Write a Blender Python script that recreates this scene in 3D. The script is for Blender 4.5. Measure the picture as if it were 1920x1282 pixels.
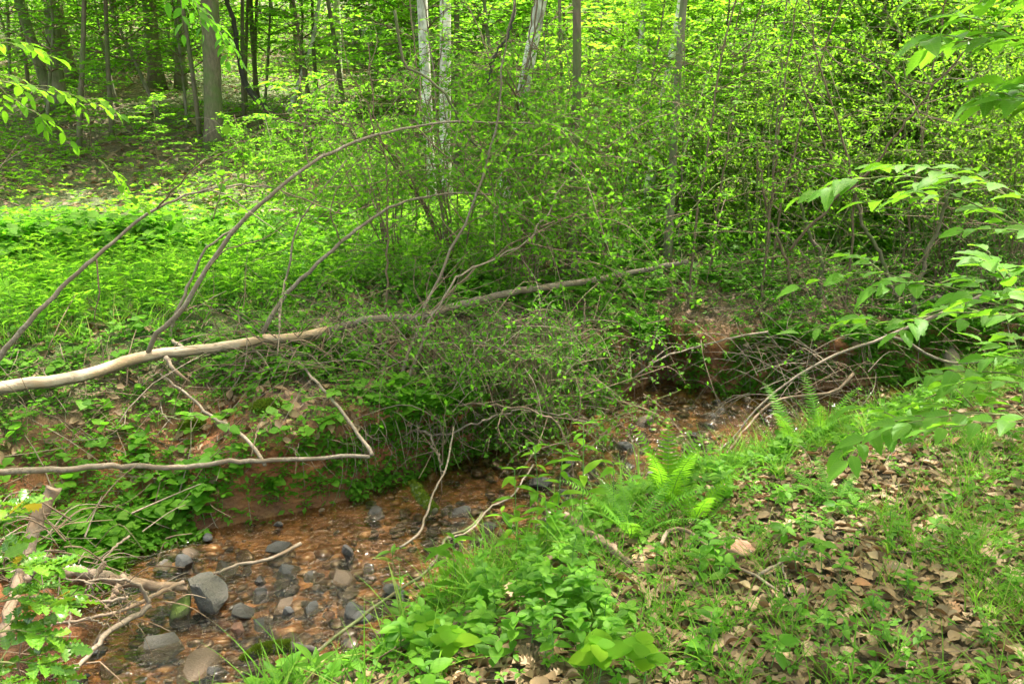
import bpy, math, random
import numpy as np
from mathutils import Vector, Matrix

random.seed(7)
rng = np.random.default_rng(7)
R = math.radians
for o in list(bpy.data.objects):
    bpy.data.objects.remove(o)
scene = bpy.context.scene
COL = scene.collection

# ------------------------------------------------------------------ camera
PITCH = 16.5
CAMZ = 1.6
FPX = 1493.0
cam_d = bpy.data.cameras.new('camera')
cam_d.sensor_width = 36
cam_d.lens = 36 * FPX / 1920
cam_d.clip_start = 0.05
cam_d.clip_end = 400
cam = bpy.data.objects.new('camera', cam_d)
cam.location = (0, 0, CAMZ)
cam.rotation_euler = (R(90 - PITCH), 0, 0)
COL.objects.link(cam)
scene.camera = cam

# ------------------------------------------------------------------ sky and sun
SUN_EL, SUN_AZ = 67, 38          # azimuth clockwise from +Y
world = bpy.data.worlds.new('World')
scene.world = world
world.use_nodes = True
wn = world.node_tree.nodes
wl = world.node_tree.links
wn.clear()
sky = wn.new('ShaderNodeTexSky')
sky.sky_type = 'NISHITA'
sky.sun_disc = False
sky.sun_elevation = R(SUN_EL)
sky.sun_rotation = R(SUN_AZ)
sky.dust_density = 4.0
sky.ozone_density = 0.4
bg = wn.new('ShaderNodeBackground')
bg.inputs['Strength'].default_value = 0.15
wo = wn.new('ShaderNodeOutputWorld')
tint = wn.new('ShaderNodeMix'); tint.data_type = 'RGBA'; tint.blend_type = 'MULTIPLY'; tint.inputs[0].default_value = 1
tint.inputs[7].default_value = (1.0, .92, .64, 1)      # hazy warm white sky
wl.new(sky.outputs[0], tint.inputs[6]); wl.new(tint.outputs[2], bg.inputs[0])
wl.new(bg.outputs[0], wo.inputs[0])
sun_d = bpy.data.lights.new('sun', 'SUN')
sun_d.energy = 2.6
sun_d.angle = R(0.55)
sun_d.color = (1.0, 0.94, 0.84)
sun = bpy.data.objects.new('sun', sun_d)
sv = Vector((math.cos(R(SUN_EL)) * math.sin(R(SUN_AZ)), math.cos(R(SUN_EL)) * math.cos(R(SUN_AZ)), math.sin(R(SUN_EL))))
sun.rotation_euler = sv.to_track_quat('Z', 'Y').to_euler()
sun.location = sv * 60
COL.objects.link(sun)
vs = scene.view_settings
vs.view_transform = 'Standard'
vs.look = 'None'
vs.gamma = 1
vs.use_curve_mapping = False
vs.exposure = 2.82
scene.render.engine = 'CYCLES'
cy = scene.cycles
cy.use_denoising = True
cy.max_bounces = 6
cy.diffuse_bounces = 4
cy.glossy_bounces = 2
cy.transmission_bounces = 4
cy.transparent_max_bounces = 6
cy.caustics_reflective = False
cy.caustics_refractive = False
cy.sample_clamp_indirect = 6
cy.use_adaptive_sampling = True
cy.adaptive_threshold = 0.02

# ------------------------------------------------------------------ helpers: vectors and pixels
sp, cp = math.sin(R(PITCH)), math.cos(R(PITCH))

def ray(px, py):
    a = (px - 960) / FPX
    b = -(py - 641) / FPX
    return np.array([a, cp + b * sp, -sp + b * cp])

def P(px, py, Y):
    r = ray(px, py)
    t = Y / r[1]
    return np.array([0, 0, CAMZ]) + r * t

def W(px, py, z):
    r = ray(px, py)
    t = (z - CAMZ) / r[2]
    return np.array([0, 0, CAMZ]) + r * t

def pxw(n, p):
    """world width of n photo pixels at point p"""
    depth = p[1] * cp - (p[2] - CAMZ) * sp
    return n * depth / FPX

_tab = rng.random((256, 256))
def vnoise(x, y):
    x = np.asarray(x, float); y = np.asarray(y, float)
    xi = np.floor(x).astype(int); yi = np.floor(y).astype(int)
    fx = x - xi; fy = y - yi
    fx = fx * fx * (3 - 2 * fx); fy = fy * fy * (3 - 2 * fy)
    a = _tab[xi % 256, yi % 256]; b = _tab[(xi + 1) % 256, yi % 256]
    c = _tab[xi % 256, (yi + 1) % 256]; d = _tab[(xi + 1) % 256, (yi + 1) % 256]
    return (a * (1 - fx) + b * fx) * (1 - fy) + (c * (1 - fx) + d * fx) * fy

def fbm(x, y, o=3):
    s = 0; a = 1; t = 0
    for i in range(o):
        s = s + a * vnoise(x * 2 ** i + 17.3 * i, y * 2 ** i + 5.1 * i); t += a; a *= .5
    return s / t * 2 - 1

def sstep(a, b, x):
    t = np.clip((x - a) / (b - a), 0, 1)
    return t * t * (3 - 2 * t)

# ------------------------------------------------------------------ the creek and the land
WZ = -0.50
far_px = [(130, 1282), (190, 1150), (235, 1050), (330, 1012), (450, 985), (560, 962), (650, 938), (760, 902),
          (860, 866), (960, 835), (1060, 792), (1140, 752), (1195, 728), (1240, 712), (1285, 724), (1330, 738), (1400, 735), (1550, 730), (1700, 712), (1920, 700)]
near_px = [(470, 1282), (600, 1240), (720, 1190), (800, 1130), (860, 1095), (960, 1040), (1050, 985), (1130, 940), (1230, 915),
           (1330, 885), (1450, 852), (1560, 810), (1650, 775), (1780, 742), (1920, 722)]
farL = [np.array([-5.2, -6.0]), np.array([-2.6, 0.5])] + [W(a, b, WZ)[:2] for a, b in far_px]
nearL = [np.array([-3.2, -6.0]), np.array([-1.5, 0.8])] + [W(a, b, WZ)[:2] for a, b in near_px]
e = farL[-1]
farL += [e + (3, .6), e + (12, 3), e + (60, 6)]
e = nearL[-1]
nearL += [e + (3, .5), e + (12, 2.6), e + (60, 5)]
farL = np.array(farL); nearL = np.array(nearL)
POLY = np.vstack([farL, nearL[::-1]])

def seg_dist(x, y, L):
    best = np.full(x.shape, 1e9); nx = np.zeros(x.shape); ny = np.zeros(x.shape)
    for i in range(len(L) - 1):
        a = L[i]; b = L[i + 1]; d = b - a
        t = np.clip(((x - a[0]) * d[0] + (y - a[1]) * d[1]) / (d @ d), 0, 1)
        qx = x - (a[0] + t * d[0]); qy = y - (a[1] + t * d[1])
        q = np.hypot(qx, qy)
        m = q < best
        best = np.where(m, q, best)
        nx = np.where(m, qx, nx); ny = np.where(m, qy, ny)
    return best, nx / (best + 1e-6), ny / (best + 1e-6)

def in_poly(x, y, L):
    c = np.zeros(x.shape, bool)
    n = len(L); j = n - 1
    for i in range(n):
        xi, yi = L[i]; xj, yj = L[j]
        if yi != yj:
            c ^= ((yi > y) != (yj > y)) & (x < (xj - xi) * (y - yi) / (yj - yi) + xi)
        j = i
    return c

def hillz(x, y):
    y0 = 9.0 + np.clip(x + 6, 0, 20) * 0.22
    s = np.maximum(0, y - y0)
    return 0.215 * (np.sqrt(s * s + 1.2) - math.sqrt(1.2)) + 0.10 * fbm(x * .35, y * .35) * sstep(0, 3, s) * 2

def land(x, y, full=False):
    x = np.asarray(x, float); y = np.asarray(y, float)
    wx = x + .05 * fbm(x * 3.1, y * 3.1); wy = y + .05 * fbm(x * 3.1 + 40, y * 3.1)
    df, nx, ny = seg_dist(wx, wy, farL)
    dn, _, _ = seg_dist(wx, wy, nearL)
    ins = in_poly(wx, wy, POLY)
    n1 = fbm(x * 1.3, y * 1.3); n2 = fbm(x * 7, y * 7)
    bed = WZ - .035 - .05 * sstep(0, .35, np.minimum(df, dn)) + .022 * n1 + .018 * n2
    n3 = fbm(x * 4.3 + 3, y * 4.3)
    steep = np.interp(df, [0, .06, .14, .3, .55, .95, 1.6, 4], [-.54, -.46, -.28, -.10, .04, .15, .24, .28])
    gent = np.interp(df, [0, .2, .4, .7, 1.0, 1.4, 2.0, 4], [-.54, -.45, -.34, -.18, .0, .14, .24, .28])
    g = sstep(-1.3, -1.9, x)
    farz = steep * (1 - g) + gent * g
    farz = farz + .06 * n3 * sstep(0, .2, df) + .05 * n1 * sstep(0, .8, df) + .018 * n2 * sstep(0, .3, df) + .07 * fbm(x * 11, y * 11) * sstep(0, .08, df) * sstep(.7, .3, df) + hillz(x, y)
    nearz = np.interp(dn, [0, .12, .35, .8, 1.5, 3], [-.53, -.45, -.30, -.12, -.02, .0]) + (.04 * n1 + .012 * n2) * sstep(0, .4, dn)
    side = df < dn
    z = np.where(ins, bed, np.where(side, farz, nearz))
    if not full:
        return z
    sh = np.where(side & ~ins, .30 * np.exp(-((df - .33) / .17) ** 2) * (.6 + .9 * vnoise(x * 2.1, y * 2.1)) * (1 - g), 0)
    return z, nx * sh, ny * sh, ins, side, np.where(ins, 0, np.minimum(df, dn))

def T(x, y):
    z, sx, sy, ins, side, d = land(x, y, True)
    return np.stack([x - sx, y - sy, z], -1), ins, side, d

def TN(x, y):
    e = .03
    p, ins, side, d = T(x, y)
    a = T(x + e, y)[0] - p; b = T(x, y + e)[0] - p
    n = np.cross(a, b)
    n /= np.linalg.norm(n, axis=-1, keepdims=True)
    n[n[:, 2] < 0] *= -1
    return p, n, ins, side, d

def G(px, py, lift=0.0):
    r = ray(px, py)
    ts = np.concatenate([np.arange(1.5, 9, .01), np.arange(9, 60, .05)])
    q = np.array([0, 0, CAMZ]) + ts[:, None] * r
    h = land(q[:, 0], q[:, 1])
    k = np.argmax(q[:, 2] < h + lift)
    if not (q[:, 2] < h + lift).any():
        k = len(ts) - 1
    p = q[k].copy()
    if not lift: p[2] = h[k]
    return p

# ------------------------------------------------------------------ helpers: meshes and objects
class MB:
    def __init__(s):
        s.v = []; s.f = []; s.r = []; s.m = []; s.n = 0
    def add(s, v, f, r=None, m=0):
        v = np.asarray(v, np.float32).reshape(-1, 3); f = np.asarray(f, np.int32).reshape(-1, 3)
        s.v.append(v); s.f.append(f + s.n)
        s.r.append(np.full(len(v), random.random() if r is None else r, np.float32) if np.isscalar(r) or r is None else np.asarray(r, np.float32))
        s.m.append(np.full(len(f), m, np.int32))
        s.n += len(v)
    def tube(s, pts, rad, k=6, m=0, r=None, wob=0, cap=True):
        pts = np.asarray(pts, float); n = len(pts)
        rad = np.broadcast_to(np.asarray(rad, float), (n,))
        t = np.gradient(pts, axis=0); t /= np.linalg.norm(t, axis=1, keepdims=True) + 1e-9
        up = np.array([0, 0, 1.]) if abs(t[:, 2]).mean() < .8 else np.array([1., 0, 0])
        u = np.cross(t, up); u /= np.linalg.norm(u, axis=1, keepdims=True) + 1e-9
        w = np.cross(u, t)
        a = np.arange(k) * 2 * math.pi / k
        rr = rad[:, None] * (1 + (wob * (rng.random((n, k)) - .5) if wob else 0))
        v = pts[:, None] + rr[..., None] * (np.cos(a)[None, :, None] * u[:, None] + np.sin(a)[None, :, None] * w[:, None])
        v = v.reshape(-1, 3)
        i = np.arange(n - 1)[:, None] * k; j = np.arange(k)[None]; j2 = (j + 1) % k
        A = (i + j).ravel(); B = (i + j2).ravel(); C = (i + k + j2).ravel(); D = (i + k + j).ravel()
        f = np.concatenate([np.stack([A, B, C], 1), np.stack([A, C, D], 1)])
        if cap:
            v = np.vstack([v, pts[0], pts[-1]])
            jj = np.arange(k)
            f = np.vstack([f, np.stack([(jj + 1) % k, jj, np.full(k, n * k)], 1),
                           np.stack([(n - 1) * k + jj, (n - 1) * k + (jj + 1) % k, np.full(k, n * k + 1)], 1)])
        s.add(v, f, r, m)
    def scatter(s, tpl, pos, d, nrm, size, r=None, m=0):
        tv, tf = tpl
        pos = np.asarray(pos, float).reshape(-1, 3); N = len(pos)
        if N == 0: return
        d = np.asarray(d, float); d = d / (np.linalg.norm(d, axis=1, keepdims=True) + 1e-9)
        side = np.cross(d, nrm); side /= np.linalg.norm(side, axis=1, keepdims=True) + 1e-9
        nn = np.cross(side, d)
        size = np.broadcast_to(np.asarray(size, float), (N,))[:, None, None]
        V = pos[:, None] + size * (tv[None, :, 0:1] * side[:, None] + tv[None, :, 1:2] * d[:, None] + tv[None, :, 2:3] * nn[:, None])
        F = tf[None] + (np.arange(N) * len(tv))[:, None, None]
        rr = rng.random(N) if r is None else np.broadcast_to(r, (N,))
        s.add(V.reshape(-1, 3), F.reshape(-1, 3), np.repeat(rr, len(tv)), m)
    def mesh(s, name, mats, smooth=True):
        me = bpy.data.meshes.new(name)
        v = np.vstack(s.v); f = np.vstack(s.f)
        me.vertices.add(len(v)); me.vertices.foreach_set('co', v.ravel())
        me.loops.add(f.size); me.loops.foreach_set('vertex_index', f.ravel())
        me.polygons.add(len(f))
        me.polygons.foreach_set('loop_start', np.arange(0, f.size, 3, dtype=np.int32))
        me.polygons.foreach_set('loop_total', np.full(len(f), 3, np.int32))
        me.polygons.foreach_set('use_smooth', np.full(len(f), smooth, bool))
        me.polygons.foreach_set('material_index', np.concatenate(s.m))
        at = me.attributes.new('rnd', 'FLOAT', 'POINT')
        at.data.foreach_set('value', np.concatenate(s.r))
        for m in (mats if isinstance(mats, (list, tuple)) else [mats]):
            me.materials.append(m)
        me.update(calc_edges=True)
        return me

def tag(o, label=None, cat=None, group=None, kind=None):
    if label: o['label'] = label
    if cat: o['category'] = cat
    if group: o['group'] = group
    if kind: o['kind'] = kind
    return o

def link(name, me, parent=None, loc=None):
    o = bpy.data.objects.new(name, me)
    COL.objects.link(o)
    if parent: o.parent = parent
    if loc is not None: o.location = loc
    return o

def thing(name, label, cat, loc=(0, 0, 0), group=None, rot=(0, 0, 0), scale=1):
    o = bpy.data.objects.new(name, None)
    o.empty_display_size = .1
    COL.objects.link(o)
    o.location = loc; o.rotation_euler = rot
    o.scale = (scale,) * 3
    return tag(o, label, cat, group)

def part(name, mb, mats, parent, base=None, smooth=True):
    """mb in world coordinates, parent an Empty at base"""
    if base is not None:
        mb.v = [v - np.asarray(base, np.float32) for v in mb.v]
    return link(name, mb.mesh(name, mats, smooth), parent)

def copy_tree(o, parent=None):
    c = o.copy(); COL.objects.link(c); c.parent = parent
    for ch in kids.get(o.name, []):
        kids.setdefault(c.name, []).append(copy_tree(ch, c))
    return c
kids = {}
def reg(o):
    for ch in bpy.data.objects:
        if ch.parent == o:
            kids.setdefault(o.name, [])
            if ch not in kids[o.name]:
                kids[o.name].append(ch); reg(ch)
    return o

def spline(ctrl, n=20, jit=0.0):
    c = np.asarray(ctrl, float)
    seg = np.concatenate([[0], np.cumsum(np.linalg.norm(np.diff(c, axis=0), axis=1))])
    t = np.linspace(0, seg[-1], n)
    # catmull-rom through the points
    out = np.zeros((n, c.shape[1]))
    for i, tt in enumerate(t):
        k = min(max(np.searchsorted(seg, tt) - 1, 0), len(c) - 2)
        u = (tt - seg[k]) / (seg[k + 1] - seg[k] + 1e-9)
        p0 = c[max(k - 1, 0)]; p1 = c[k]; p2 = c[k + 1]; p3 = c[min(k + 2, len(c) - 1)]
        out[i] = .5 * ((2 * p1) + (-p0 + p2) * u + (2 * p0 - 5 * p1 + 4 * p2 - p3) * u * u + (-p0 + 3 * p1 - 3 * p2 + p3) * u ** 3)
    if jit:
        out[1:-1] += rng.normal(0, jit, (n - 2, c.shape[1]))
    return out

# ------------------------------------------------------------------ materials
def nm(name):
    m = bpy.data.materials.new(name); m.use_nodes = True
    nt = m.node_tree; nt.nodes.clear()
    out = nt.nodes.new('ShaderNodeOutputMaterial')
    return m, nt, out

def N(nt, typ, **kw):
    n = nt.nodes.new(typ)
    for k, v in kw.items():
        if k in n.inputs: n.inputs[k].default_value = v
        else: setattr(n, k, v)
    return n

def ramp(nt, src, stops):
    r = nt.nodes.new('ShaderNodeValToRGB')
    el = r.color_ramp.elements
    el[0].position = stops[0][0]; el[0].color = (*stops[0][1], 1)
    el[1].position = stops[-1][0]; el[1].color = (*stops[-1][1], 1)
    for p, c in stops[1:-1]:
        q = el.new(p); q.color = (*c, 1)
    nt.links.new(src, r.inputs[0])
    return r.outputs[0]

def noise(nt, scale, detail=4, rough=.6, vec=None):
    n = nt.nodes.new('ShaderNodeTexNoise')
    n.inputs['Scale'].default_value = scale; n.inputs['Detail'].default_value = detail; n.inputs['Roughness'].default_value = rough
    if vec is None:
        tc = nt.nodes.new('ShaderNodeTexCoord'); vec = tc.outputs['Object']
    nt.links.new(vec, n.inputs['Vector'])
    return n.outputs['Fac']

def mixc(nt, f, a, b, mode='MIX'):
    m = nt.nodes.new('ShaderNodeMix'); m.data_type = 'RGBA'; m.blend_type = mode
    for sock, val in ((m.inputs[0], f), (m.inputs[6], a), (m.inputs[7], b)):
        if isinstance(val, (int, float)): sock.default_value = val
        elif isinstance(val, tuple): sock.default_value = (*val, 1)
        else: nt.links.new(val, sock)
    return m.outputs[2]

def mathn(nt, op, a, b=None):
    m = nt.nodes.new('ShaderNodeMath'); m.operation = op
    for i, v in enumerate((a, b)):
        if v is None: continue
        if isinstance(v, (int, float)): m.inputs[i].default_value = v
        else: nt.links.new(v, m.inputs[i])
    return m.outputs[0]

def bump(nt, h, strength=.5, dist=.01):
    b = nt.nodes.new('ShaderNodeBump'); b.inputs['Strength'].default_value = strength; b.inputs['Distance'].default_value = dist
    nt.links.new(h, b.inputs['Height'])
    return b.outputs[0]

def leafmat(name, stops, trans, tf=.42, rough=.6, spec=.10, veins=False):
    m, nt, out = nm(name)
    a = nt.nodes.new('ShaderNodeAttribute'); a.attribute_name = 'rnd'
    oi = nt.nodes.new('ShaderNodeObjectInfo')
    f = mathn(nt, 'FRACT', mathn(nt, 'ADD', a.outputs['Fac'], mathn(nt, 'MULTIPLY', oi.outputs['Random'], .35)))
    col = ramp(nt, f, stops)
    nz = noise(nt, 60, 2)
    if veins:      # side veins and midrib, in the leaf's own coordinates
        tc = nt.nodes.new('ShaderNodeTexCoord'); sx = nt.nodes.new('ShaderNodeSeparateXYZ'); nt.links.new(tc.outputs['Object'], sx.inputs[0])
        ax = mathn(nt, 'ABSOLUTE', sx.outputs[0])
        w = mathn(nt, 'SINE', mathn(nt, 'MULTIPLY', mathn(nt, 'SUBTRACT', sx.outputs[1], mathn(nt, 'MULTIPLY', ax, .9)), 62))
        vv = mathn(nt, 'MAXIMUM', ramp(nt, w, [(.72, (0, 0, 0)), (1, (1, 1, 1))]), ramp(nt, ax, [(.008, (1, 1, 1)), (.02, (0, 0, 0))]))
        col = mixc(nt, mathn(nt, 'MULTIPLY', vv, .5), col, (stops[-1][1][0] * 1.9, stops[-1][1][1] * 1.5, stops[-1][1][2] * 1.8))
        nz = mathn(nt, 'MULTIPLY', noise(nt, 5, 4), 1.3)
    col = mixc(nt, mathn(nt, 'MULTIPLY', nz, .35), col, (stops[0][1][0] * .5, stops[0][1][1] * .55, stops[0][1][2] * .5))
    p = N(nt, 'ShaderNodeBsdfPrincipled', Roughness=rough)
    p.inputs['Specular IOR Level'].default_value = spec
    nt.links.new(col, p.inputs['Base Color'])
    t = nt.nodes.new('ShaderNodeBsdfTranslucent')
    tc = mixc(nt, .75, col, trans)
    nt.links.new(tc, t.inputs['Color'])
    mx = nt.nodes.new('ShaderNodeMixShader'); mx.inputs[0].default_value = tf
    nt.links.new(p.outputs[0], mx.inputs[1]); nt.links.new(t.outputs[0], mx.inputs[2])
    nt.links.new(mx.outputs[0], out.inputs[0])
    return m

M = {}
# live leaves
M['leaf_bright'] = leafmat('bright_leaf', [(0, (.05, .14, .007)), (.5, (.09, .22, .010)), (1, (.16, .29, .014))], (.28, .66, .03), .6)
M['leaf_yellow'] = leafmat('yellow_green_leaf', [(0, (.06, .16, .010)), (.6, (.10, .23, .018)), (.95, (.17, .29, .025)), (1, (.28, .19, .03))], (.33, .66, .03), .58)
M['leaf_mid'] = leafmat('shrub_leaf', [(0, (.045, .12, .008)), (.5, (.06, .17, .014)), (1, (.10, .22, .02))], (.22, .56, .022), .5)
M['leaf_dark'] = leafmat('dark_green_leaf', [(0, (.025, .085, .010)), (.5, (.045, .14, .014)), (1, (.07, .19, .02))], (.14, .42, .03), .4)  # deeper green leaf of the low shrubs
M['leaf_herb'] = leafmat('herb_leaf', [(0, (.045, .13, .008)), (.5, (.075, .20, .011)), (1, (.12, .27, .016))], (.20, .60, .025), .48, .55, .2)
M['leaf_beech'] = leafmat('near_leaf', [(0, (.06, .19, .014)), (1, (.11, .27, .022))], (.26, .60, .03), .45, .5, .2, True)
M['leaf_holly'] = leafmat('holly_leaf', [(0, (.04, .13, .012)), (.7, (.08, .22, .015)), (1, (.13, .27, .02))], (.25, .5, .03), .3, .3, .4, True)
M['leaf_gold'] = leafmat('golden_leaf', [(0, (.34, .25, .02)), (1, (.42, .34, .03))], (.5, .42, .04), .3)
M['grass'] = leafmat('grass_blade', [(0, (.06, .16, .015)), (.7, (.11, .26, .02)), (.92, (.16, .27, .04)), (1, (.30, .24, .10))], (.26, .55, .04), .4, .5)
M['moss'] = leafmat('moss', [(0, (.05, .08, .008)), (1, (.12, .17, .012))], (.2, .3, .02), .2, .9, .1)
M['leaf_dead'] = leafmat('dead_leaf', [(0, (.05, .03, .014)), (.25, (.12, .076, .038)), (.5, (.18, .12, .063)), (.8, (.27, .19, .105)), (.93, (.40, .30, .19)), (1, (.32, .15, .07))], (.4, .22, .1), .12, .6, .3)

def barkmat(name, dark, light, patch=None, sc=8, bmp=.6, stretch=.25, moss=0):
    m, nt, out = nm(name)
    tc = nt.nodes.new('ShaderNodeTexCoord')
    mp = nt.nodes.new('ShaderNodeMapping'); mp.inputs['Scale'].default_value = (1, 1, stretch) if stretch > 0 else (-stretch, 1, 1)
    nt.links.new(tc.outputs['Object'], mp.inputs[0])
    f = noise(nt, sc * 4, 6, .7, mp.outputs[0])
    col = ramp(nt, f, [(.3, dark), (.7, light)])
    if patch:
        f2 = noise(nt, sc * .6, 3, .6)
        r2 = ramp(nt, f2, [(.45, (0, 0, 0)), (.55, (1, 1, 1))])
        col = mixc(nt, r2, col, patch)
    if moss:
        f3 = ramp(nt, noise(nt, 3.1, 4), [(.5 - moss * .2, (0, 0, 0)), (.62, (1, 1, 1))])
        col = mixc(nt, mathn(nt, 'MULTIPLY', f3, .7), col, (.07, .12, .02))
    p = N(nt, 'ShaderNodeBsdfPrincipled', Roughness=.85)
    nt.links.new(col, p.inputs['Base Color'])
    nt.links.new(bump(nt, f, bmp, .01), p.inputs['Normal'])
    nt.links.new(p.outputs[0], out.inputs[0])
    return m
M['bark_white'] = barkmat('pale_bark', (.16, .145, .125), (.50, .46, .43), (.60, .55, .53), 9)
M['bark_grey'] = barkmat('grey_bark', (.10, .08, .06), (.26, .22, .17), None, 7, .8, .25, .5)
M['bark_brown'] = barkmat('brown_bark', (.06, .045, .03), (.17, .13, .09), None, 8, .8, .3, .4)
M['bark_dark'] = barkmat('dark_bark', (.02, .016, .014), (.06, .05, .045), None, 8, .8)
M['twig'] = barkmat('twig_bark', (.075, .05, .028), (.19, .13, .085), None, 14, .2, 1)
M['twig_green'] = barkmat('green_twig_bark', (.08, .10, .03), (.16, .17, .06), None, 14, .2, 1)
M['twig_pale'] = barkmat('pale_twig_bark', (.10, .075, .052), (.27, .21, .16), None, 14, .3, 1)
M['branch'] = barkmat('branch_bark', (.055, .042, .03), (.27, .22, .17), (.14, .105, .075), 14, .5, 1)
M['peeled'] = barkmat('peeled_wood', (.22, .15, .095), (.50, .40, .30), (.34, .23, .14), 7, .9, -.12)
M['driftwood'] = barkmat('weathered_wood', (.09, .065, .048), (.30, .23, .17), (.20, .135, .09), 7, .9, 1)
M['pinkwood'] = barkmat('rotten_wood', (.30, .12, .08), (.62, .36, .27), (.55, .30, .22), 12, .9, 1)
M['stem'] = barkmat('green_stem', (.06, .16, .03), (.10, .24, .04), None, 10, .1, 1)

def rockmat(name, a, b, moss=0, wet=.3):
    m, nt, out = nm(name)
    oi = nt.nodes.new('ShaderNodeObjectInfo')
    tc = nt.nodes.new('ShaderNodeTexCoord')
    va = nt.nodes.new('ShaderNodeVectorMath'); va.operation = 'ADD'
    nt.links.new(tc.outputs['Object'], va.inputs[0]); nt.links.new(oi.outputs['Location'], va.inputs[1])
    f = noise(nt, 14, 8, .65, va.outputs[0])
    col = ramp(nt, f, [(.3, a), (.7, b)])
    f2 = noise(nt, 90, 4, .7, va.outputs[0])
    col = mixc(nt, mathn(nt, 'MULTIPLY', f2, .5), col, tuple(x * 1.5 for x in b))
    if moss:
        g = nt.nodes.new('ShaderNodeNewGeometry')
        sx = nt.nodes.new('ShaderNodeSeparateXYZ'); nt.links.new(g.outputs['Normal'], sx.inputs[0])
        k = mathn(nt, 'ADD', mathn(nt, 'MULTIPLY', sx.outputs[2], .5), noise(nt, 9, 4))
        k = ramp(nt, k, [(.95 - moss * .5, (0, 0, 0)), (1.1 - moss * .5, (1, 1, 1))])
        col = mixc(nt, k, col, (.07, .11, .012))
    p = N(nt, 'ShaderNodeBsdfPrincipled')
    ge = nt.nodes.new('ShaderNodeNewGeometry')
    sz = nt.nodes.new('ShaderNodeSeparateXYZ'); nt.links.new(ge.outputs['Position'], sz.inputs[0])
    mr = N(nt, 'ShaderNodeMapRange')
    mr.inputs['From Min'].default_value = WZ + .012; mr.inputs['From Max'].default_value = WZ + .05
    nt.links.new(mathn(nt, 'ADD', sz.outputs[2], mathn(nt, 'MULTIPLY', f, .03)), mr.inputs['Value'])
    dry = mr.outputs[0]
    col = mixc(nt, dry, mixc(nt, 1.0, col, (.45, .42, .40), 'MULTIPLY'), col)
    nt.links.new(col, p.inputs['Base Color'])
    rr = mathn(nt, 'ADD', mathn(nt, 'MULTIPLY', dry, .45), wet)
    nt.links.new(rr, p.inputs['Roughness'])
    nt.links.new(bump(nt, mathn(nt, 'ADD', f, mathn(nt, 'MULTIPLY', f2, .3)), .7, .012), p.inputs['Normal'])
    nt.links.new(p.outputs[0], out.inputs[0])
    return m
M['rock_grey'] = rockmat('grey_rock', (.024, .022, .021), (.10, .093, .086))
M['rock_blue'] = rockmat('slate_rock', (.018, .018, .020), (.066, .066, .071))
M['rock_dark'] = rockmat('dark_wet_rock', (.018, .017, .018), (.06, .056, .056), 0, .18)
M['rock_brown'] = rockmat('brown_rock', (.06, .04, .027), (.15, .105, .07))
M['rock_tan'] = rockmat('tan_rock', (.08, .05, .03), (.17, .12, .07))
M['rock_pale'] = rockmat('pale_rock', (.09, .083, .082), (.22, .205, .20))
M['rock_red'] = rockmat('red_brown_rock', (.08, .035, .022), (.19, .09, .055))
M['rock_moss'] = rockmat('mossy_rock', (.05, .05, .03), (.12, .11, .08), 1.0)
def pebblemat():
    m, nt, out = nm('creek_pebbles')
    a = nt.nodes.new('ShaderNodeAttribute'); a.attribute_name = 'rnd'
    col = ramp(nt, a.outputs['Fac'], [(0, (.03, .025, .022)), (.3, (.06, .042, .032)), (.45, (.12, .068, .032)), (.7, (.21, .11, .042)), (.9, (.30, .17, .07)), (1, (.20, .16, .14))])
    f = noise(nt, 120, 3)
    col = mixc(nt, mathn(nt, 'MULTIPLY', f, .5), col, (.10, .05, .02))
    p = N(nt, 'ShaderNodeBsdfPrincipled', Roughness=.3)
    nt.links.new(col, p.inputs['Base Color']); nt.links.new(bump(nt, f, .4, .004), p.inputs['Normal'])
    nt.links.new(p.outputs[0], out.inputs[0])
    return m
M['pebble'] = pebblemat()

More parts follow.
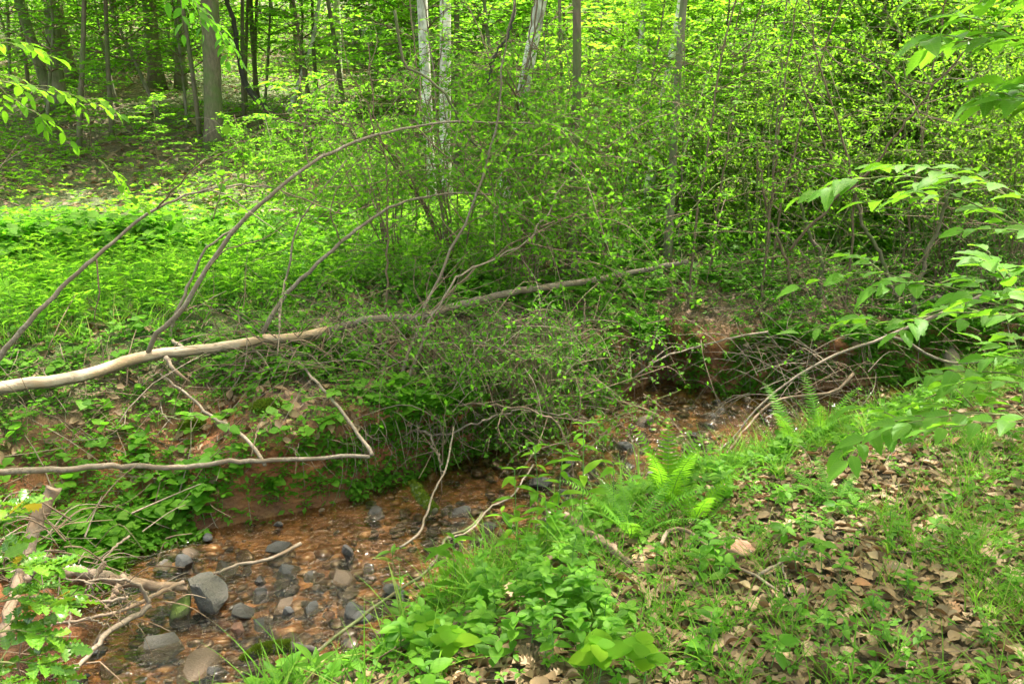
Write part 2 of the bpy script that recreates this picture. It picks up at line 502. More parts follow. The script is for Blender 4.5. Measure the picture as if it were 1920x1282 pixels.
def groundmat():
    m, nt, out = nm('forest_ground')
    zone = nt.nodes.new('ShaderNodeAttribute'); zone.attribute_name = 'bed'
    clayA = nt.nodes.new('ShaderNodeAttribute'); clayA.attribute_name = 'clay'
    grn = nt.nodes.new('ShaderNodeAttribute'); grn.attribute_name = 'green'
    # humus and rotting leaf pieces
    v = nt.nodes.new('ShaderNodeTexVoronoi'); v.inputs['Scale'].default_value = 26; v.inputs['Randomness'].default_value = 1
    tc = nt.nodes.new('ShaderNodeTexCoord')
    wv = nt.nodes.new('ShaderNodeTexNoise'); wv.inputs['Scale'].default_value = 11; wv.inputs['Detail'].default_value = 3
    nt.links.new(tc.outputs['Object'], wv.inputs['Vector'])
    vm = nt.nodes.new('ShaderNodeVectorMath'); vm.operation = 'MULTIPLY_ADD'
    vm.inputs[1].default_value = (.09, .09, .09)
    nt.links.new(wv.outputs['Color'], vm.inputs[0]); nt.links.new(tc.outputs['Object'], vm.inputs[2])
    nt.links.new(vm.outputs[0], v.inputs['Vector'])
    sep = nt.nodes.new('ShaderNodeSeparateColor'); nt.links.new(v.outputs['Color'], sep.inputs[0])
    litter = ramp(nt, sep.outputs[0], [(0, (.03, .018, .009)), (.35, (.07, .04, .02)), (.7, (.14, .085, .045)), (1, (.22, .135, .075))])
    hum = ramp(nt, noise(nt, 5, 6), [(.35, (.03, .02, .012)), (.65, (.12, .075, .04))])
    base = mixc(nt, .6, hum, litter)
    gcol = ramp(nt, noise(nt, 22, 5), [(.35, (.035, .045, .012)), (.65, (.06, .12, .02))])
    base = mixc(nt, mathn(nt, 'MULTIPLY', grn.outputs['Fac'], .75), base, gcol)
    clay = ramp(nt, noise(nt, 7, 8, .7), [(.3, (.07, .022, .008)), (.5, (.22, .075, .022)), (.7, (.38, .15, .045))])
    n2 = noise(nt, 3, 4)
    cf = mathn(nt, 'MULTIPLY', clayA.outputs['Fac'], ramp(nt, n2, [(.35, (.45,) * 3), (.55, (1,) * 3)]))
    base = mixc(nt, cf, base, clay)
    sand = ramp(nt, noise(nt, 9, 8, .7), [(.3, (.04, .018, .006)), (.5, (.15, .070, .020)), (.75, (.34, .18, .055))])
    base = mixc(nt, zone.outputs['Fac'], base, sand)
    ge = nt.nodes.new('ShaderNodeNewGeometry'); sz = nt.nodes.new('ShaderNodeSeparateXYZ'); nt.links.new(ge.outputs['Position'], sz.inputs[0])
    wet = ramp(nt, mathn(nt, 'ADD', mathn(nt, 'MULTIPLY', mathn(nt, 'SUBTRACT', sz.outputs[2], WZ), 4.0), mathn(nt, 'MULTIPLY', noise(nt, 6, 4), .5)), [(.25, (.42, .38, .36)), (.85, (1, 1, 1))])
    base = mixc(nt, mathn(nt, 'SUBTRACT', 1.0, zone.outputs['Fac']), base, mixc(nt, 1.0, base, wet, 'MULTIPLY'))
    p = N(nt, 'ShaderNodeBsdfPrincipled', Roughness=.75)
    nt.links.new(base, p.inputs['Base Color'])
    hh = mathn(nt, 'ADD', noise(nt, 30, 8, .7), mathn(nt, 'MULTIPLY', v.outputs['Distance'], .8))
    nt.links.new(bump(nt, hh, .9, .03), p.inputs['Normal'])
    nt.links.new(p.outputs[0], out.inputs[0])
    return m
M['ground'] = groundmat()

def watermat():
    m, nt, out = nm('creek_water')
    tr = nt.nodes.new('ShaderNodeBsdfTransparent'); tr.inputs[0].default_value = (.88, .78, .62, 1)
    gl = nt.nodes.new('ShaderNodeBsdfGlossy'); gl.inputs['Roughness'].default_value = .06
    tc = nt.nodes.new('ShaderNodeTexCoord')
    mp = nt.nodes.new('ShaderNodeMapping'); mp.inputs['Scale'].default_value = (1, 1.6, 1); mp.inputs['Rotation'].default_value = (0, 0, R(-38))
    nt.links.new(tc.outputs['Object'], mp.inputs[0])
    h = mathn(nt, 'ADD', noise(nt, 9, 4, .55, mp.outputs[0]), mathn(nt, 'MULTIPLY', noise(nt, 34, 3, .5, mp.outputs[0]), .35))
    b = bump(nt, h, .8, .05)
    fr = nt.nodes.new('ShaderNodeFresnel'); fr.inputs['IOR'].default_value = 1.42
    nt.links.new(b, fr.inputs['Normal']); nt.links.new(b, gl.inputs['Normal'])
    mx = nt.nodes.new('ShaderNodeMixShader')
    nt.links.new(mathn(nt, 'MULTIPLY', fr.outputs[0], 1.0), mx.inputs[0])
    nt.links.new(tr.outputs[0], mx.inputs[1]); nt.links.new(gl.outputs[0], mx.inputs[2])
    nt.links.new(mx.outputs[0], out.inputs[0])
    return m
M['water'] = watermat()

# ------------------------------------------------------------------ leaf templates (x side, y along, z normal)
def leaf_tpl(n, width, fold=.12, droop=.1, prof=None, serr=0, curl=0, wave=0, stalk=0):
    V = []; F = []
    for i in range(n + 1):
        t = i / n
        w = (math.sin(math.pi * t ** .8) ** .8 if prof is None else prof(t)) * width
        if i in (0, n): w = 0 if prof is None else w
        if serr: w *= (1 + serr * (1 if i % 2 else -1))
        y = stalk + t * (1 - stalk); z = -droop * t * t
        V.append((0, y, z))
        if i not in (0, n) or w > 1e-3:
            zz = z + fold * w / max(width, 1e-6) * .6 + curl * (w / width) ** 2 + wave * (1 if i % 2 else -1)
            yb = y + (.04 if serr and i % 2 else 0)
            V.append((-w, yb, zz)); V.append((w, yb, zz + (.6 * wave if wave else 0)))
        else:
            V.append(None); V.append(None)
    idx = {}; VV = []
    for k, v in enumerate(V):
        if v is not None:
            idx[k] = len(VV); VV.append(v)
    for i in range(n):
        a, al, ar = 3 * i, 3 * i + 1, 3 * i + 2
        b, bl, br = 3 * i + 3, 3 * i + 4, 3 * i + 5
        hasA = al in idx; hasB = bl in idx
        if hasA and hasB:
            F += [(idx[a], idx[b], idx[bl]), (idx[a], idx[bl], idx[al]), (idx[a], idx[br], idx[b]), (idx[a], idx[ar], idx[br])]
        elif hasB:
            F += [(idx[a], idx[b], idx[bl]), (idx[a], idx[br], idx[b])]
        elif hasA:
            F += [(idx[a], idx[b], idx[al]), (idx[a], idx[ar], idx[b])]
    return np.array(VV, float), np.array(F, int)
L2 = leaf_tpl(2, .27, .14, .08)
L3 = leaf_tpl(3, .27, .15, .15)
L4 = leaf_tpl(4, .30, .15, .18)
LSLIM = leaf_tpl(4, .15, .10, .25)
LBEECH = leaf_tpl(10, .27, .10, .22, prof=lambda t: math.sin(math.pi * min(1, t) ** .85) ** .75 * (1 - .25 * t) if 0 < t < 1 else 0, serr=.05)
LBEECH2 = leaf_tpl(10, .30, .16, .34, prof=lambda t: math.sin(math.pi * min(1, t) ** .8) ** .8 * (1 - .3 * t) if 0 < t < 1 else 0, serr=.05)
LHOLLY = leaf_tpl(8, .30, .10, .12, prof=lambda t: math.sin(math.pi * t) ** .5 * (1.0 if round(t * 8) % 2 else .55) if 0 < t < 1 else 0, wave=.05)
LHEART = leaf_tpl(6, .48, .08, .15, prof=lambda t: math.sin(math.pi * t ** .55) ** .8 if 0 < t < 1 else 0)
LROUND = leaf_tpl(6, .40, .06, .08)
DEAD1 = leaf_tpl(4, .34, .22, -.12, curl=.12)
DEAD2 = leaf_tpl(9, .38, .15, -.12, prof=lambda t: (math.sin(math.pi * t) ** .5 * (1.0 if round(t * 9) % 2 else .42)) if 0 < t < 1 else 0, curl=.12)
DEAD3 = leaf_tpl(5, .20, .45, .3, curl=.2)
DEADS = leaf_tpl(2, .33, .35, -.12)
BLADE = leaf_tpl(4, .012, .015, .45, prof=lambda t: (1 - t) ** .6 if t < 1 else 0)
NEEDLE = leaf_tpl(1, .05, 0, 0, prof=lambda t: 1 if t == 0 else 0)

def rand_dir(n, up=0.0, spread=1.0):
    a = rng.random(n) * 2 * math.pi
    z = up + spread * (rng.random(n) - .5)
    return np.stack([np.cos(a), np.sin(a), z], 1)
def jitn(n, amt, base=(0, 0, 1)):
    v = np.asarray(base, float) + rng.normal(0, amt, (n, 3))
    return v / np.linalg.norm(v, axis=1, keepdims=True)

# ------------------------------------------------------------------ ground sheet
def axis(lo, a, b, hi, fine, nlo, nhi):
    core = np.arange(a, b, fine)
    l = a - (np.geomspace(1, 1 + (a - lo), nlo + 1)[1:] - 1)
    h = b + (np.geomspace(1, 1 + (hi - b), nhi + 1) - 1)
    return np.concatenate([l[::-1], core, h])
gx = axis(-110, -4.2, 6.0, 110, .028, 60, 60)
gy = axis(-30, 1.6, 8.0, 150, .028, 26, 90)
X, Yg = np.meshgrid(gx, gy)
xs = X.ravel(); ys = Yg.ravel()
pt, ins, side, dd = T(xs, ys)
gm = bpy.data.meshes.new('ground')
nx_, ny_ = len(gx), len(gy)
i = (np.arange(ny_ - 1)[:, None] * nx_ + np.arange(nx_ - 1)[None]).ravel()
q = np.stack([i, i + 1, i + 1 + nx_, i + nx_], 1).astype(np.int32)
gm.vertices.add(len(pt)); gm.vertices.foreach_set('co', pt.astype(np.float32).ravel())
gm.loops.add(q.size); gm.loops.foreach_set('vertex_index', q.ravel())
gm.polygons.add(len(q)); gm.polygons.foreach_set('loop_start', np.arange(0, q.size, 4, dtype=np.int32))
gm.polygons.foreach_set('loop_total', np.full(len(q), 4, np.int32)); gm.polygons.foreach_set('use_smooth', np.ones(len(q), bool))
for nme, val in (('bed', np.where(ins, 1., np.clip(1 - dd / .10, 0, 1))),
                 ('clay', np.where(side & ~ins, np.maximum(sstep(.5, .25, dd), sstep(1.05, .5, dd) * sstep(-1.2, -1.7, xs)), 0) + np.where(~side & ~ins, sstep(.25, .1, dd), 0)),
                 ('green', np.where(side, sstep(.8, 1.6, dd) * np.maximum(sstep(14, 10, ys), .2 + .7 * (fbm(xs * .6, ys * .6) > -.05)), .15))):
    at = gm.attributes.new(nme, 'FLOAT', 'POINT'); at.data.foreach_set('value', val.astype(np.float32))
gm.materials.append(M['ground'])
gm.update(calc_edges=True)
ground = link('ground', gm)
tag(ground, 'forest floor with red clay creek bank rising to a wooded hillside', kind='structure')

# water: strip between the two banks, a little wider than the bed so the land cuts its edge
wb = MB()
wx = np.arange(-5.5, 8.5, .12); wy = np.arange(-6, 8.2, .12)
WX, WY = np.meshgrid(wx, wy)
cxm = WX + .06; cym = WY + .06
dfw, _, _ = seg_dist(cxm.ravel(), cym.ravel(), farL); dnw, _, _ = seg_dist(cxm.ravel(), cym.ravel(), nearL)
keep = in_poly(cxm.ravel(), cym.ravel(), POLY) | (np.minimum(dfw, dnw) < .16)
idx = np.arange(WX.size).reshape(WX.shape)
nxw = len(wx)
kk = keep.reshape(WX.shape)[:-1, :-1]
base_i = idx[:-1, :-1][kk]
wb.add(np.stack([WX.ravel(), WY.ravel(), np.full(WX.size, WZ)], 1),
       np.concatenate([np.stack([base_i, base_i + 1, base_i + 1 + nxw], 1), np.stack([base_i, base_i + 1 + nxw, base_i + nxw], 1)]), 0)
water = link('water', wb.mesh('water', M['water']))
tag(water, 'shallow clear brown creek water running over sand and stones', kind='structure')

# ------------------------------------------------------------------ trees: trunks with crowns (the crowns mostly above the frame)
def unit(v):
    v = np.asarray(v, float); return v / (np.linalg.norm(v) + 1e-9)

def crown_mesh(seed, rx, rz, clumps, per, size, mat, name):
    """limbs and leaf clumps round the origin (crown centre)"""
    r = np.random.default_rng(seed)
    mb = MB()
    c = r.normal(0, 1, (clumps, 3)); c /= np.linalg.norm(c, axis=1, keepdims=True)
    c *= (r.random((clumps, 1)) ** .45)
    c *= (rx, rx, rz)
    for q in c[::2]:
        mid = q * .5 + (0, 0, -.18 * rz)
        mb.tube(spline([(0, 0, -rz), mid, q], 6), np.linspace(.055, .012, 6), 4, 1, .5, cap=False)
    pos = []; dirs = []
    for q in c:
        s = .30 + .35 * r.random()
        p = r.normal(0, 1, (per, 3)) * (s, s, s * .38) + q
        pos.append(p); dirs.append(unit2(p - q) + (0, 0, -.25))
    pos = np.vstack(pos); dirs = np.vstack(dirs)
    n = r.normal(0, .35, (len(pos), 3)) + (0, 0, 1)
    mb.scatter(L2, pos, dirs, n, size * (.7 + .6 * r.random(len(pos))))
    return mb.mesh(name, [mat, M['bark_grey']])
def unit2(v):
    return v / (np.linalg.norm(v, axis=1, keepdims=True) + 1e-9)

CROWN = [crown_mesh(20 + k, 2.3 + .25 * k, 1.7, 46, 60, .15, M['leaf_bright' if k % 2 else 'leaf_yellow'], 'crown') for k in range(4)]

def tree(base, top, r0, mat, label, height=11, group=None, crown=0, cscale=1.0, extra=None, forks=0, name='forest_tree', cat='tree', bend=.06):
    """base, top: world points that fix the lean; the trunk goes on to `height`"""
    base = np.asarray(base, float); top = np.asarray(top, float)
    d = (top - base); d = d / d[2]
    end = base + d * height
    n = 22
    t = np.linspace(0, 1, n)[:, None]
    pts = (base - (0, 0, .15)) * (1 - t) + end * t
    b = rng.normal(0, bend, (4, 3)) * (1, 1, 0); b[0] = 0
    pts += spline(b, n) * sstep(0, .2, t)
    flare = 1 + .55 * np.exp(-np.linspace(0, 1, n) * height / .22)
    rad = r0 * np.linspace(1, .45, n) * flare
    root = thing(name, label, cat, base, group)
    mb = MB(); mb.tube(pts, rad, 14, 0, wob=.10)
    part('trunk', mb, M[mat], root, base)
    for k in range(forks):
        kk = random.randint(7, 14)
        a = random.random() * 6.28
        L = random.uniform(1.2, 2.5)
        q = pts[kk]
        mb = MB()
        mb.tube(spline([q, q + (math.cos(a) * L * .4, math.sin(a) * L * .4, L * .3), q + (math.cos(a) * L, math.sin(a) * L, L * .6)], 8), np.linspace(r0 * .4, r0 * .1, 8), 6, 0, wob=.1)
        part('limb', mb, M[mat], root, base)
    if crown is not None:
        c = link('crown', CROWN[crown % 4], root, pts[-1] - base + (0, 0, .6))
        c.rotation_euler = (0, 0, random.random() * 6.28); c.scale = (cscale,) * 3
    return root

def ttree(bx, by, tx, ty, wpx, mat, label, Y=None, **kw):
    b = G(bx, by) if Y is None else None
    if b is None:
        b = P(bx, by, Y); b[2] = float(land(np.array([b[0]]), np.array([Y]))[0])
    # the direction of the trunk from its picture position at ty, same depth plane
    t = P(tx, ty, b[1] + kw.pop('dy', 0))
    bb = P(bx, by, b[1])
    r = pxw(wpx, b) / 2
    return tree(b, b + (t - bb) if Y is not None else t, r, mat, label, **kw)

# left hillside
ttree(102, 208, 40, 0, 19, 'bark_grey', 'leftmost slim grey trunk of the tight cluster at the left edge', height=9, crown=None)
ttree(118, 212, 78, 0, 27, 'bark_grey', 'thickest grey ridged trunk of the tight cluster at the left edge', height=10, crown=1, cscale=.8)
ttree(140, 160, 104, 0, 20, 'bark_brown', 'dark trunk standing just behind the left trunk cluster', height=10, crown=None)
ttree(295, 168, 276, 0, 27, 'bark_brown', 'broad dark trunk halfway up the leaf covered hillside, left of a thinner twin', height=12, crown=3, cscale=.7)
ttree(338, 168, 330, 0, 19, 'bark_grey', 'thinner grey trunk right beside the broad dark hillside trunk', height=12, crown=None)
ttree(402, 285, 392, 0, 34, 'bark_brown', 'stout mossy trunk standing lowest on the leaf covered slope', height=11, crown=1, cscale=.7)
ttree(482, 190, 470, 0, 9, 'bark_brown', 'thin upright brown trunk behind the black bent trunk', height=10, crown=None)
ttree(222, 120, 212, 0, 12, 'bark_brown', 'thin dark trunk far up the slope between the left clusters', height=11, crown=2, cscale=.7)
ttree(560, 150, 552, 0, 10, 'bark_grey', 'slim grey trunk far back above the pale leaning stem', height=11, crown=None)
ttree(636, 170, 632, 0, 12, 'bark_white', 'pale trunk far back left of the white pair', height=11, crown=None)
# pale trunks in the middle
ttree(812, 345, 792, 0, 21, 'bark_white', 'left one of the two white trunks standing close together', Y=9.6, height=10, crown=0, cscale=.7)
ttree(838, 350, 824, 0, 22, 'bark_white', 'right one of the two white trunks standing close together', Y=10.2, height=11, crown=None)
ttree(858, 300, 850, 0, 11, 'bark_brown', 'thin brown trunk tucked behind the two white trunks', Y=12.5, height=11, crown=None)
ttree(925, 350, 994, 0, 25, 'bark_white', 'white trunk leaning right with hanging vines in the picture middle', Y=8.8, height=9, crown=2, cscale=.6)
ttree(1062, 300, 1052, 0, 7, 'bark_brown', 'thread thin stem beside the greenish trunk', Y=9.5, height=8, crown=None)
ttree(1076, 515, 1066, 0, 17, 'bark_brown', 'straight greenish brown trunk rooted on the bank top', Y=6.8, height=9, crown=3, cscale=.7)
ttree(1180, 380, 1196, 0, 12, 'bark_white', 'narrow pale trunk left of the curved white one', Y=11.5, height=10, crown=None)
ttree(1208, 385, 1268, 0, 19, 'bark_white', 'pale blotched trunk curving right up through the bright foliage', Y=10, height=9, crown=1, cscale=.6)
ttree(1250, 492, 1284, 0, 15, 'bark_grey', 'grey trunk at the thicket edge right of the white ones', Y=7.4, height=8, crown=2, cscale=.5)
ttree(1128, 240, 1126, 0, 9, 'bark_white', 'faint pale trunk far behind the centre thicket', Y=17, height=12, crown=None)
ttree(1698, 130, 1742, 0, 7, 'bark_white', 'slanting pale sapling trunk high at the right back', Y=19, height=9, crown=None)
ttree(1712, 110, 1716, 0, 10, 'bark_grey', 'grey trunk behind the slanting pale sapling', Y=24, height=12, crown=None)
ttree(1500, 190, 1503, 0, 9, 'bark_brown', 'far dim trunk above the right thicket', Y=22, height=12, crown=None)

# bent black trunk and pale leaning stem beside it
def bent(px, Y, w0, w1, mat, name, label, cat, k=8, jit=.008, n=26, dY=None):
    base = G(*px[0]) if Y is None else P(*px[0], Y)
    Ys = np.linspace(base[1], base[1] + (dY or 0), len(px))
    pts = np.array([P(a, b, y) for (a, b), y in zip(px, Ys)])
    root = thing(name, label, cat, pts[0])
    mb = MB(); mb.tube(spline(pts, n, jit), np.linspace(pxw(w0, pts[0]) / 2, pxw(w1, pts[-1]) / 2, n), k, wob=.12)
    part('trunk', mb, M[mat], root, pts[0])
    return root
bent([(532, 240), (500, 205), (475, 178), (458, 150), (448, 110), (440, 50), (420, -20)], None, 13, 8, 'bark_dark', 'bent_trunk', 'black wet looking trunk bending left over the slope', 'tree')
bent([(540, 215), (552, 180), (565, 140), (590, 60), (600, -20)], None, 8, 6, 'bark_white', 'leaning_tree', 'pale slim stem leaning right out of the black trunk foot', 'tree')

# ------------------------------------------------------------------ unseen trees added round the frame to shade the creek
shade = [(-10, 4.5, 12, 1.1), (10, 4, 12, 1.2), 
         (6.0, 7.0, 8.5, 1.0), (5.0, 5.4, 8.0, 1.05), (-6.5, -3, 12, 1.2), (5, -4, 12, 1.2)]
for k, (x, y, h, s) in enumerate(shade):
    z = float(land(np.array([x]), np.array([y]))[0])
    tree((x, y, z), (x + (-.95 if (x, y) == (5.0, 5.4) else random.uniform(-.3, .3)), y + random.uniform(-.3, .3), z + 4), .09 + .05 * random.random(), random.choice(['bark_grey', 'bark_brown']),  # one is leaned inward so its crown shades the near right leaves
         'tall unseen tree added so its crown shades the creek clearing', height=h, crown=k, cscale=s, group='unseen trees added to shade the clearing')

# ------------------------------------------------------------------ young understory trees
def spray(mb, start, d, L, r, leaf, tpl, twigs=6, per=7, mleaf=0, mtwig=1, droop=.25, flat=.22):
    """one side branch carrying flat twigs of alternate leaves"""
    d = unit(d)
    end = start + d * L + np.array([0, 0, -droop * L * .5])
    mid = start + d * L * .5 + np.array([0, 0, .06 * L])
    pts = spline([start, mid, end], 7)
    mb.tube(pts, np.linspace(.007, .002, 7) * (L / .8), 3, mtwig, .5, cap=False)
    side = unit(np.cross(d, (0, 0, 1)))
    P_, D_ = [], []
    for j in range(twigs):
        t = .25 + .75 * (j + r.random() * .5) / twigs
        q = pts[min(6, int(t * 6))] * 1.0
        s = side * (1 if j % 2 else -1)
        td = unit(d * (.55 + .3 * r.random()) + s * (.9 - .35 * t) + np.array([0, 0, -.12 + .2 * (r.random() - .5)]))
        tl = L * (.42 * (1.15 - t) + .12)
        e2 = q + td * tl + np.array([0, 0, -.08 * tl])
        mb.tube([q, (q + e2) / 2 + (0, 0, .02 * tl), e2], [.003, .002, .001], 3, mtwig, .5, cap=False)
        ts = unit(np.cross(td, (0, 0, 1)))
        for i in range(per):
            u = (i + .6) / per
            P_.append(q + (e2 - q) * u + r.normal(0, .008, 3))
            sd = 1 if i % 2 else -1
            D_.append(td * .7 + ts * sd * (.9 if i < per - 1 else .1) + np.array([0, 0, -.15 + .3 * (r.random() - .5)]))
    P_ = np.array(P_); D_ = np.array(D_)
    n = r.normal(0, flat, (len(P_), 3)) + (0, 0, 1)
    mb.scatter(tpl, P_, D_, n, leaf * (.7 + .5 * r.random(len(P_))), None, mleaf)

def sapling_meshes(seed, h, nb, leaf, tpl, mat, bark, spread=1.0, low=.12, tr=.02):
    r = np.random.default_rng(seed)
    tb = MB(); cb = MB()
    b = r.normal(0, .10 * h / 3, (5, 3)) * (1, 1, 0); b[0] = 0
    n = 16
    pts = np.stack([np.zeros(n), np.zeros(n), np.linspace(-.05, h, n)], 1) + spline(np.cumsum(b, 0) * .6, n)
    tb.tube(pts, np.linspace(tr, .005, n), 6, wob=.06)
    a = r.random() * 6
    for k in range(nb):
        t = low + (1 - low) * (k + r.random() * .6) / nb
        q = pts[min(n - 1, int(t * (n - 1)))]
        a += 2.4 + r.normal(0, .3)
        L = spread * (1.15 - .75 * t) * (.7 + .6 * r.random())
        spray(cb, q, (math.cos(a), math.sin(a), .15 + .5 * t), L, r, leaf, tpl, 6, 7)
    me1 = tb.mesh('trunk', M[bark]); me2 = cb.mesh('crown', [M[mat], M['twig']])
    return me1, me2

SAP = [sapling_meshes(1, 3.6, 44, .095, L3, 'leaf_bright', 'twig', 1.1),
       sapling_meshes(2, 2.6, 36, .085, L3, 'leaf_yellow', 'twig', .9),
       sapling_meshes(3, 4.6, 52, .10, L3, 'leaf_bright', 'bark_grey', 1.3, .2, .03),
       sapling_meshes(4, 3.2, 44, .08, L3, 'leaf_yellow', 'twig_pale', 1.0),
       sapling_meshes(5, 1.5, 14, .080, L3, 'leaf_bright', 'twig', .7, .1, .01),
       sapling_meshes(6, 5.5, 60, .10, L3, 'leaf_bright', 'bark_brown', 1.7, .36, .035)]

def put_sapling(k, x, y, label, group, s=1.0, rot=None, tilt=.06):
    z = float(land(np.array([x]), np.array([y]))[0])
    t = thing('young_tree', label, 'tree', (x, y, z), group,
              (random.gauss(0, tilt), random.gauss(0, tilt), random.random() * 6.28 if rot is None else rot), s)
    link('trunk', SAP[k][0], t); link('crown', SAP[k][1], t)
    return t

def visible(x, y):   # roughly where the picture looks
    return abs(x) < y * .78 + 1.5

cnt = 0
labL = 'leafy green young tree among the trunks on the left hillside'
labM = 'bright leafy young tree in the wood behind the central thicket'
labR = 'sunlit yellow green young tree behind the right thicket'
labF = 'distant young tree high on the wooded slope'
tries = 0
while cnt < 268 and tries < 9000:
    tries += 1
    y = 8.8 + 24 * random.random() ** 1.1
    x = random.uniform(-1, 1) * (y * .78 + 1.5)
    left = x < -.12 * y - .5
    if left:
        if y < 12.5: continue
        if y < 22 and random.random() < .62: continue

    elif x < 1 and y < 9.8: continue
    if -1.8 < x < 2.6 and y < 11.6 and not left: continue
    k = random.choice([5, 5, 2, 5, 5, 2]) if left and y < 19 else random.choice([0, 2, 5, 0]) if left else (random.choice([0, 1, 2, 3, 3, 1]) if x > 2 else random.choice([0, 1, 2, 3]))
    if y > 22: k = random.choice([0, 2, 3, 2])
    lab, gp = (labF, 'distant young trees') if y > 22 else (labL, 'young trees on the left hillside') if left else (labM, 'young trees behind the centre') if x < .22 * y else (labR, 'young trees behind the right thicket')
    put_sapling(k, x, y, lab, gp, random.uniform(1.0, 1.35) if left else random.uniform(.85, 1.4)); cnt += 1
# the far-off wood behind them that reads as one mass of leaves
mb = MB()
n_ = 5200
y_ = 15 + 19 * rng.random(n_) ** .8; x_ = (rng.random(n_) * 2 - 1) * (y_ * .8 + 2)
g_ = land(x_, y_); h_ = .3 + (y_ * .13 + 1.6) * rng.random(n_)
kp = (vnoise(x_ * .45, y_ * .45 + h_ * .8) > .42) & ~((x_ < -.15 * y_) & (y_ < 19) & (h_ < 2.2))
c_ = np.stack([x_, y_, g_ + h_], 1)[kp]
per = 34
a_ = rng.random((len(c_), 1)) * 6.28; dx = np.cos(a_); dy = np.sin(a_)
u = rng.random((len(c_), per)) - .5; v = rng.normal(0, .16, (len(c_), per))
pos = c_[:, None] + np.stack([dx * u * 1.5 - dy * v, dy * u * 1.5 + dx * v, rng.normal(0, .07, u.shape) - u ** 2 * .5], -1)
pos = pos.reshape(-1, 3)
mb.scatter(L2, pos, rng.normal(0, 1, (len(pos), 3)) * (1, 1, .4), rng.normal(0, .35, (len(pos), 3)) + (0, 0, 1), .13 * (.6 + .6 * rng.random(len(pos))))
o = link('distant_foliage', mb.mesh('distant_foliage', M['leaf_bright']))
tag(o, 'mass of bright green leaves of the far-off wood on the slope', 'foliage', kind='stuff')
for (x, y, k, s) in [(-9.5, 14.5, 2, 1.0), (-7.6, 16, 2, 1.1), (-5.6, 14.2, 2, .95), (-4.2, 16.5, 2, 1.1), (-3.2, 13.2, 0, .9), (-10.5, 17.5, 2, 1.2), (-6.6, 18.5, 2, 1.2), (-8.6, 19, 2, 1.2)]:
    put_sapling(k, x, y, labL, 'young trees on the left hillside', s)
for (x, y, k, s) in [(.4, 9.4, 1, .8), (1.4, 8.9, 3, 1.0), (2.2, 9.3, 0, .95), (3.0, 8.8, 1, 1.1), (3.9, 9.2, 0, 1.0), (4.8, 9.0, 3, 1.0), (5.6, 8.8, 0, 1.0), (4.4, 10.4, 0, 1.1), (3.2, 10.6, 3, 1.2), (5.8, 10.2, 3, 1.2), (2.4, 11, 0, 1.2), (6.6, 9.6, 0, 1.1)]:
    put_sapling(k, x, y, labM if x < 2 else labR, 'young trees behind the centre' if x < 2 else 'young trees behind the right thicket', s)
# a few placed ones
for (px, py, Y, k, s, lab) in [(590, 330, 9.2, 4, 1.1, 'low leafy sapling right of the stout mossy trunk'),
                               (640, 380, 8.6, 4, .9, 'low sapling behind the fallen log end'),
                               (300, 330, 11, 4, .8, 'small sapling on the bare slope left of the stout trunk'),
                               (470, 420, 10, 4, .8, 'small sapling beside the fallen log on the flat'),
                               (180, 300, 12.2, 4, 1.0, 'small sapling below the left trunk cluster')]:
    p = P(px, py, Y)
    put_sapling(k, p[0], p[1], lab, None, s)

# ------------------------------------------------------------------ thickets: many-stemmed shrubs with tiny leaves
def shrub_meshes(seed, h, ns, leaf, leafmat_, twigmat, arch=.8, dens=1.0, sub=15, tpl=L2):
    r = np.random.default_rng(seed)
    sb = MB(); fb = MB()
    P_, D_ = [], []
    for k in range(ns):
        a = r.random() * 6.28; ln = h * (.6 + .5 * r.random()); out = arch * (.3 + r.random())
        b0 = np.array([math.cos(a), math.sin(a), 0]) * .10 * r.random()
        dirh = np.array([math.cos(a), math.sin(a), 0])
        c = [b0, b0 + dirh * out * .2 + (0, 0, ln * .45), b0 + dirh * out * .6 + (0, 0, ln * .85), b0 + dirh * out * 1.2 + (0, 0, ln * (.75 + .3 * r.random()))]
        pts = spline(c, 14); pts[1:] += r.normal(0, .012, (13, 3))
        sb.tube(pts, np.linspace(.008 + .006 * r.random(), .002, 14), 4, 0, None, cap=False)
        for j in range(sub):
            i = r.integers(3, 14)
            q = pts[i]; d = unit(r.normal(0, 1, 3) * (1, 1, .5) + dirh * .5 + (0, 0, .2))
            L = h * (.10 + .2 * r.random())
            e2 = q + d * L + (0, 0, -.15 * L); mid = (q + e2) / 2 + r.normal(0, .02, 3) + (0, 0, .05 * L)
            tp = spline([q, mid, e2], 5)
            sb.tube(tp, np.linspace(.0032, .0012, 5), 3, 0, None, cap=False)
            for g in range(2):
                q2 = tp[r.integers(1, 5)]; d2 = unit(d + r.normal(0, .7, 3)); e3 = q2 + d2 * L * .5
                sb.tube([q2, e3], [.0018, .001], 3, 0, None, cap=False)
                nl = int(6 * dens)
                for u in np.linspace(.15, 1, nl) if nl else []:
                    P_.append(q2 + (e3 - q2) * u); D_.append(d2 * .5 + r.normal(0, .7, 3))
            nl = int(8 * dens)
            for u in np.linspace(.2, 1, nl) if nl else []:
                P_.append(q + (e2 - q) * u); D_.append(d * .5 + r.normal(0, .7, 3))
    P_ = np.array(P_); D_ = np.array(D_)
    n = r.normal(0, .6, (len(P_), 3)) + (0, 0, 1)
    fb.scatter(tpl, P_, D_, n, leaf * (.6 + .8 * r.random(len(P_))))
    return sb.mesh('stems', M[twigmat]), fb.mesh('foliage', M[leafmat_])
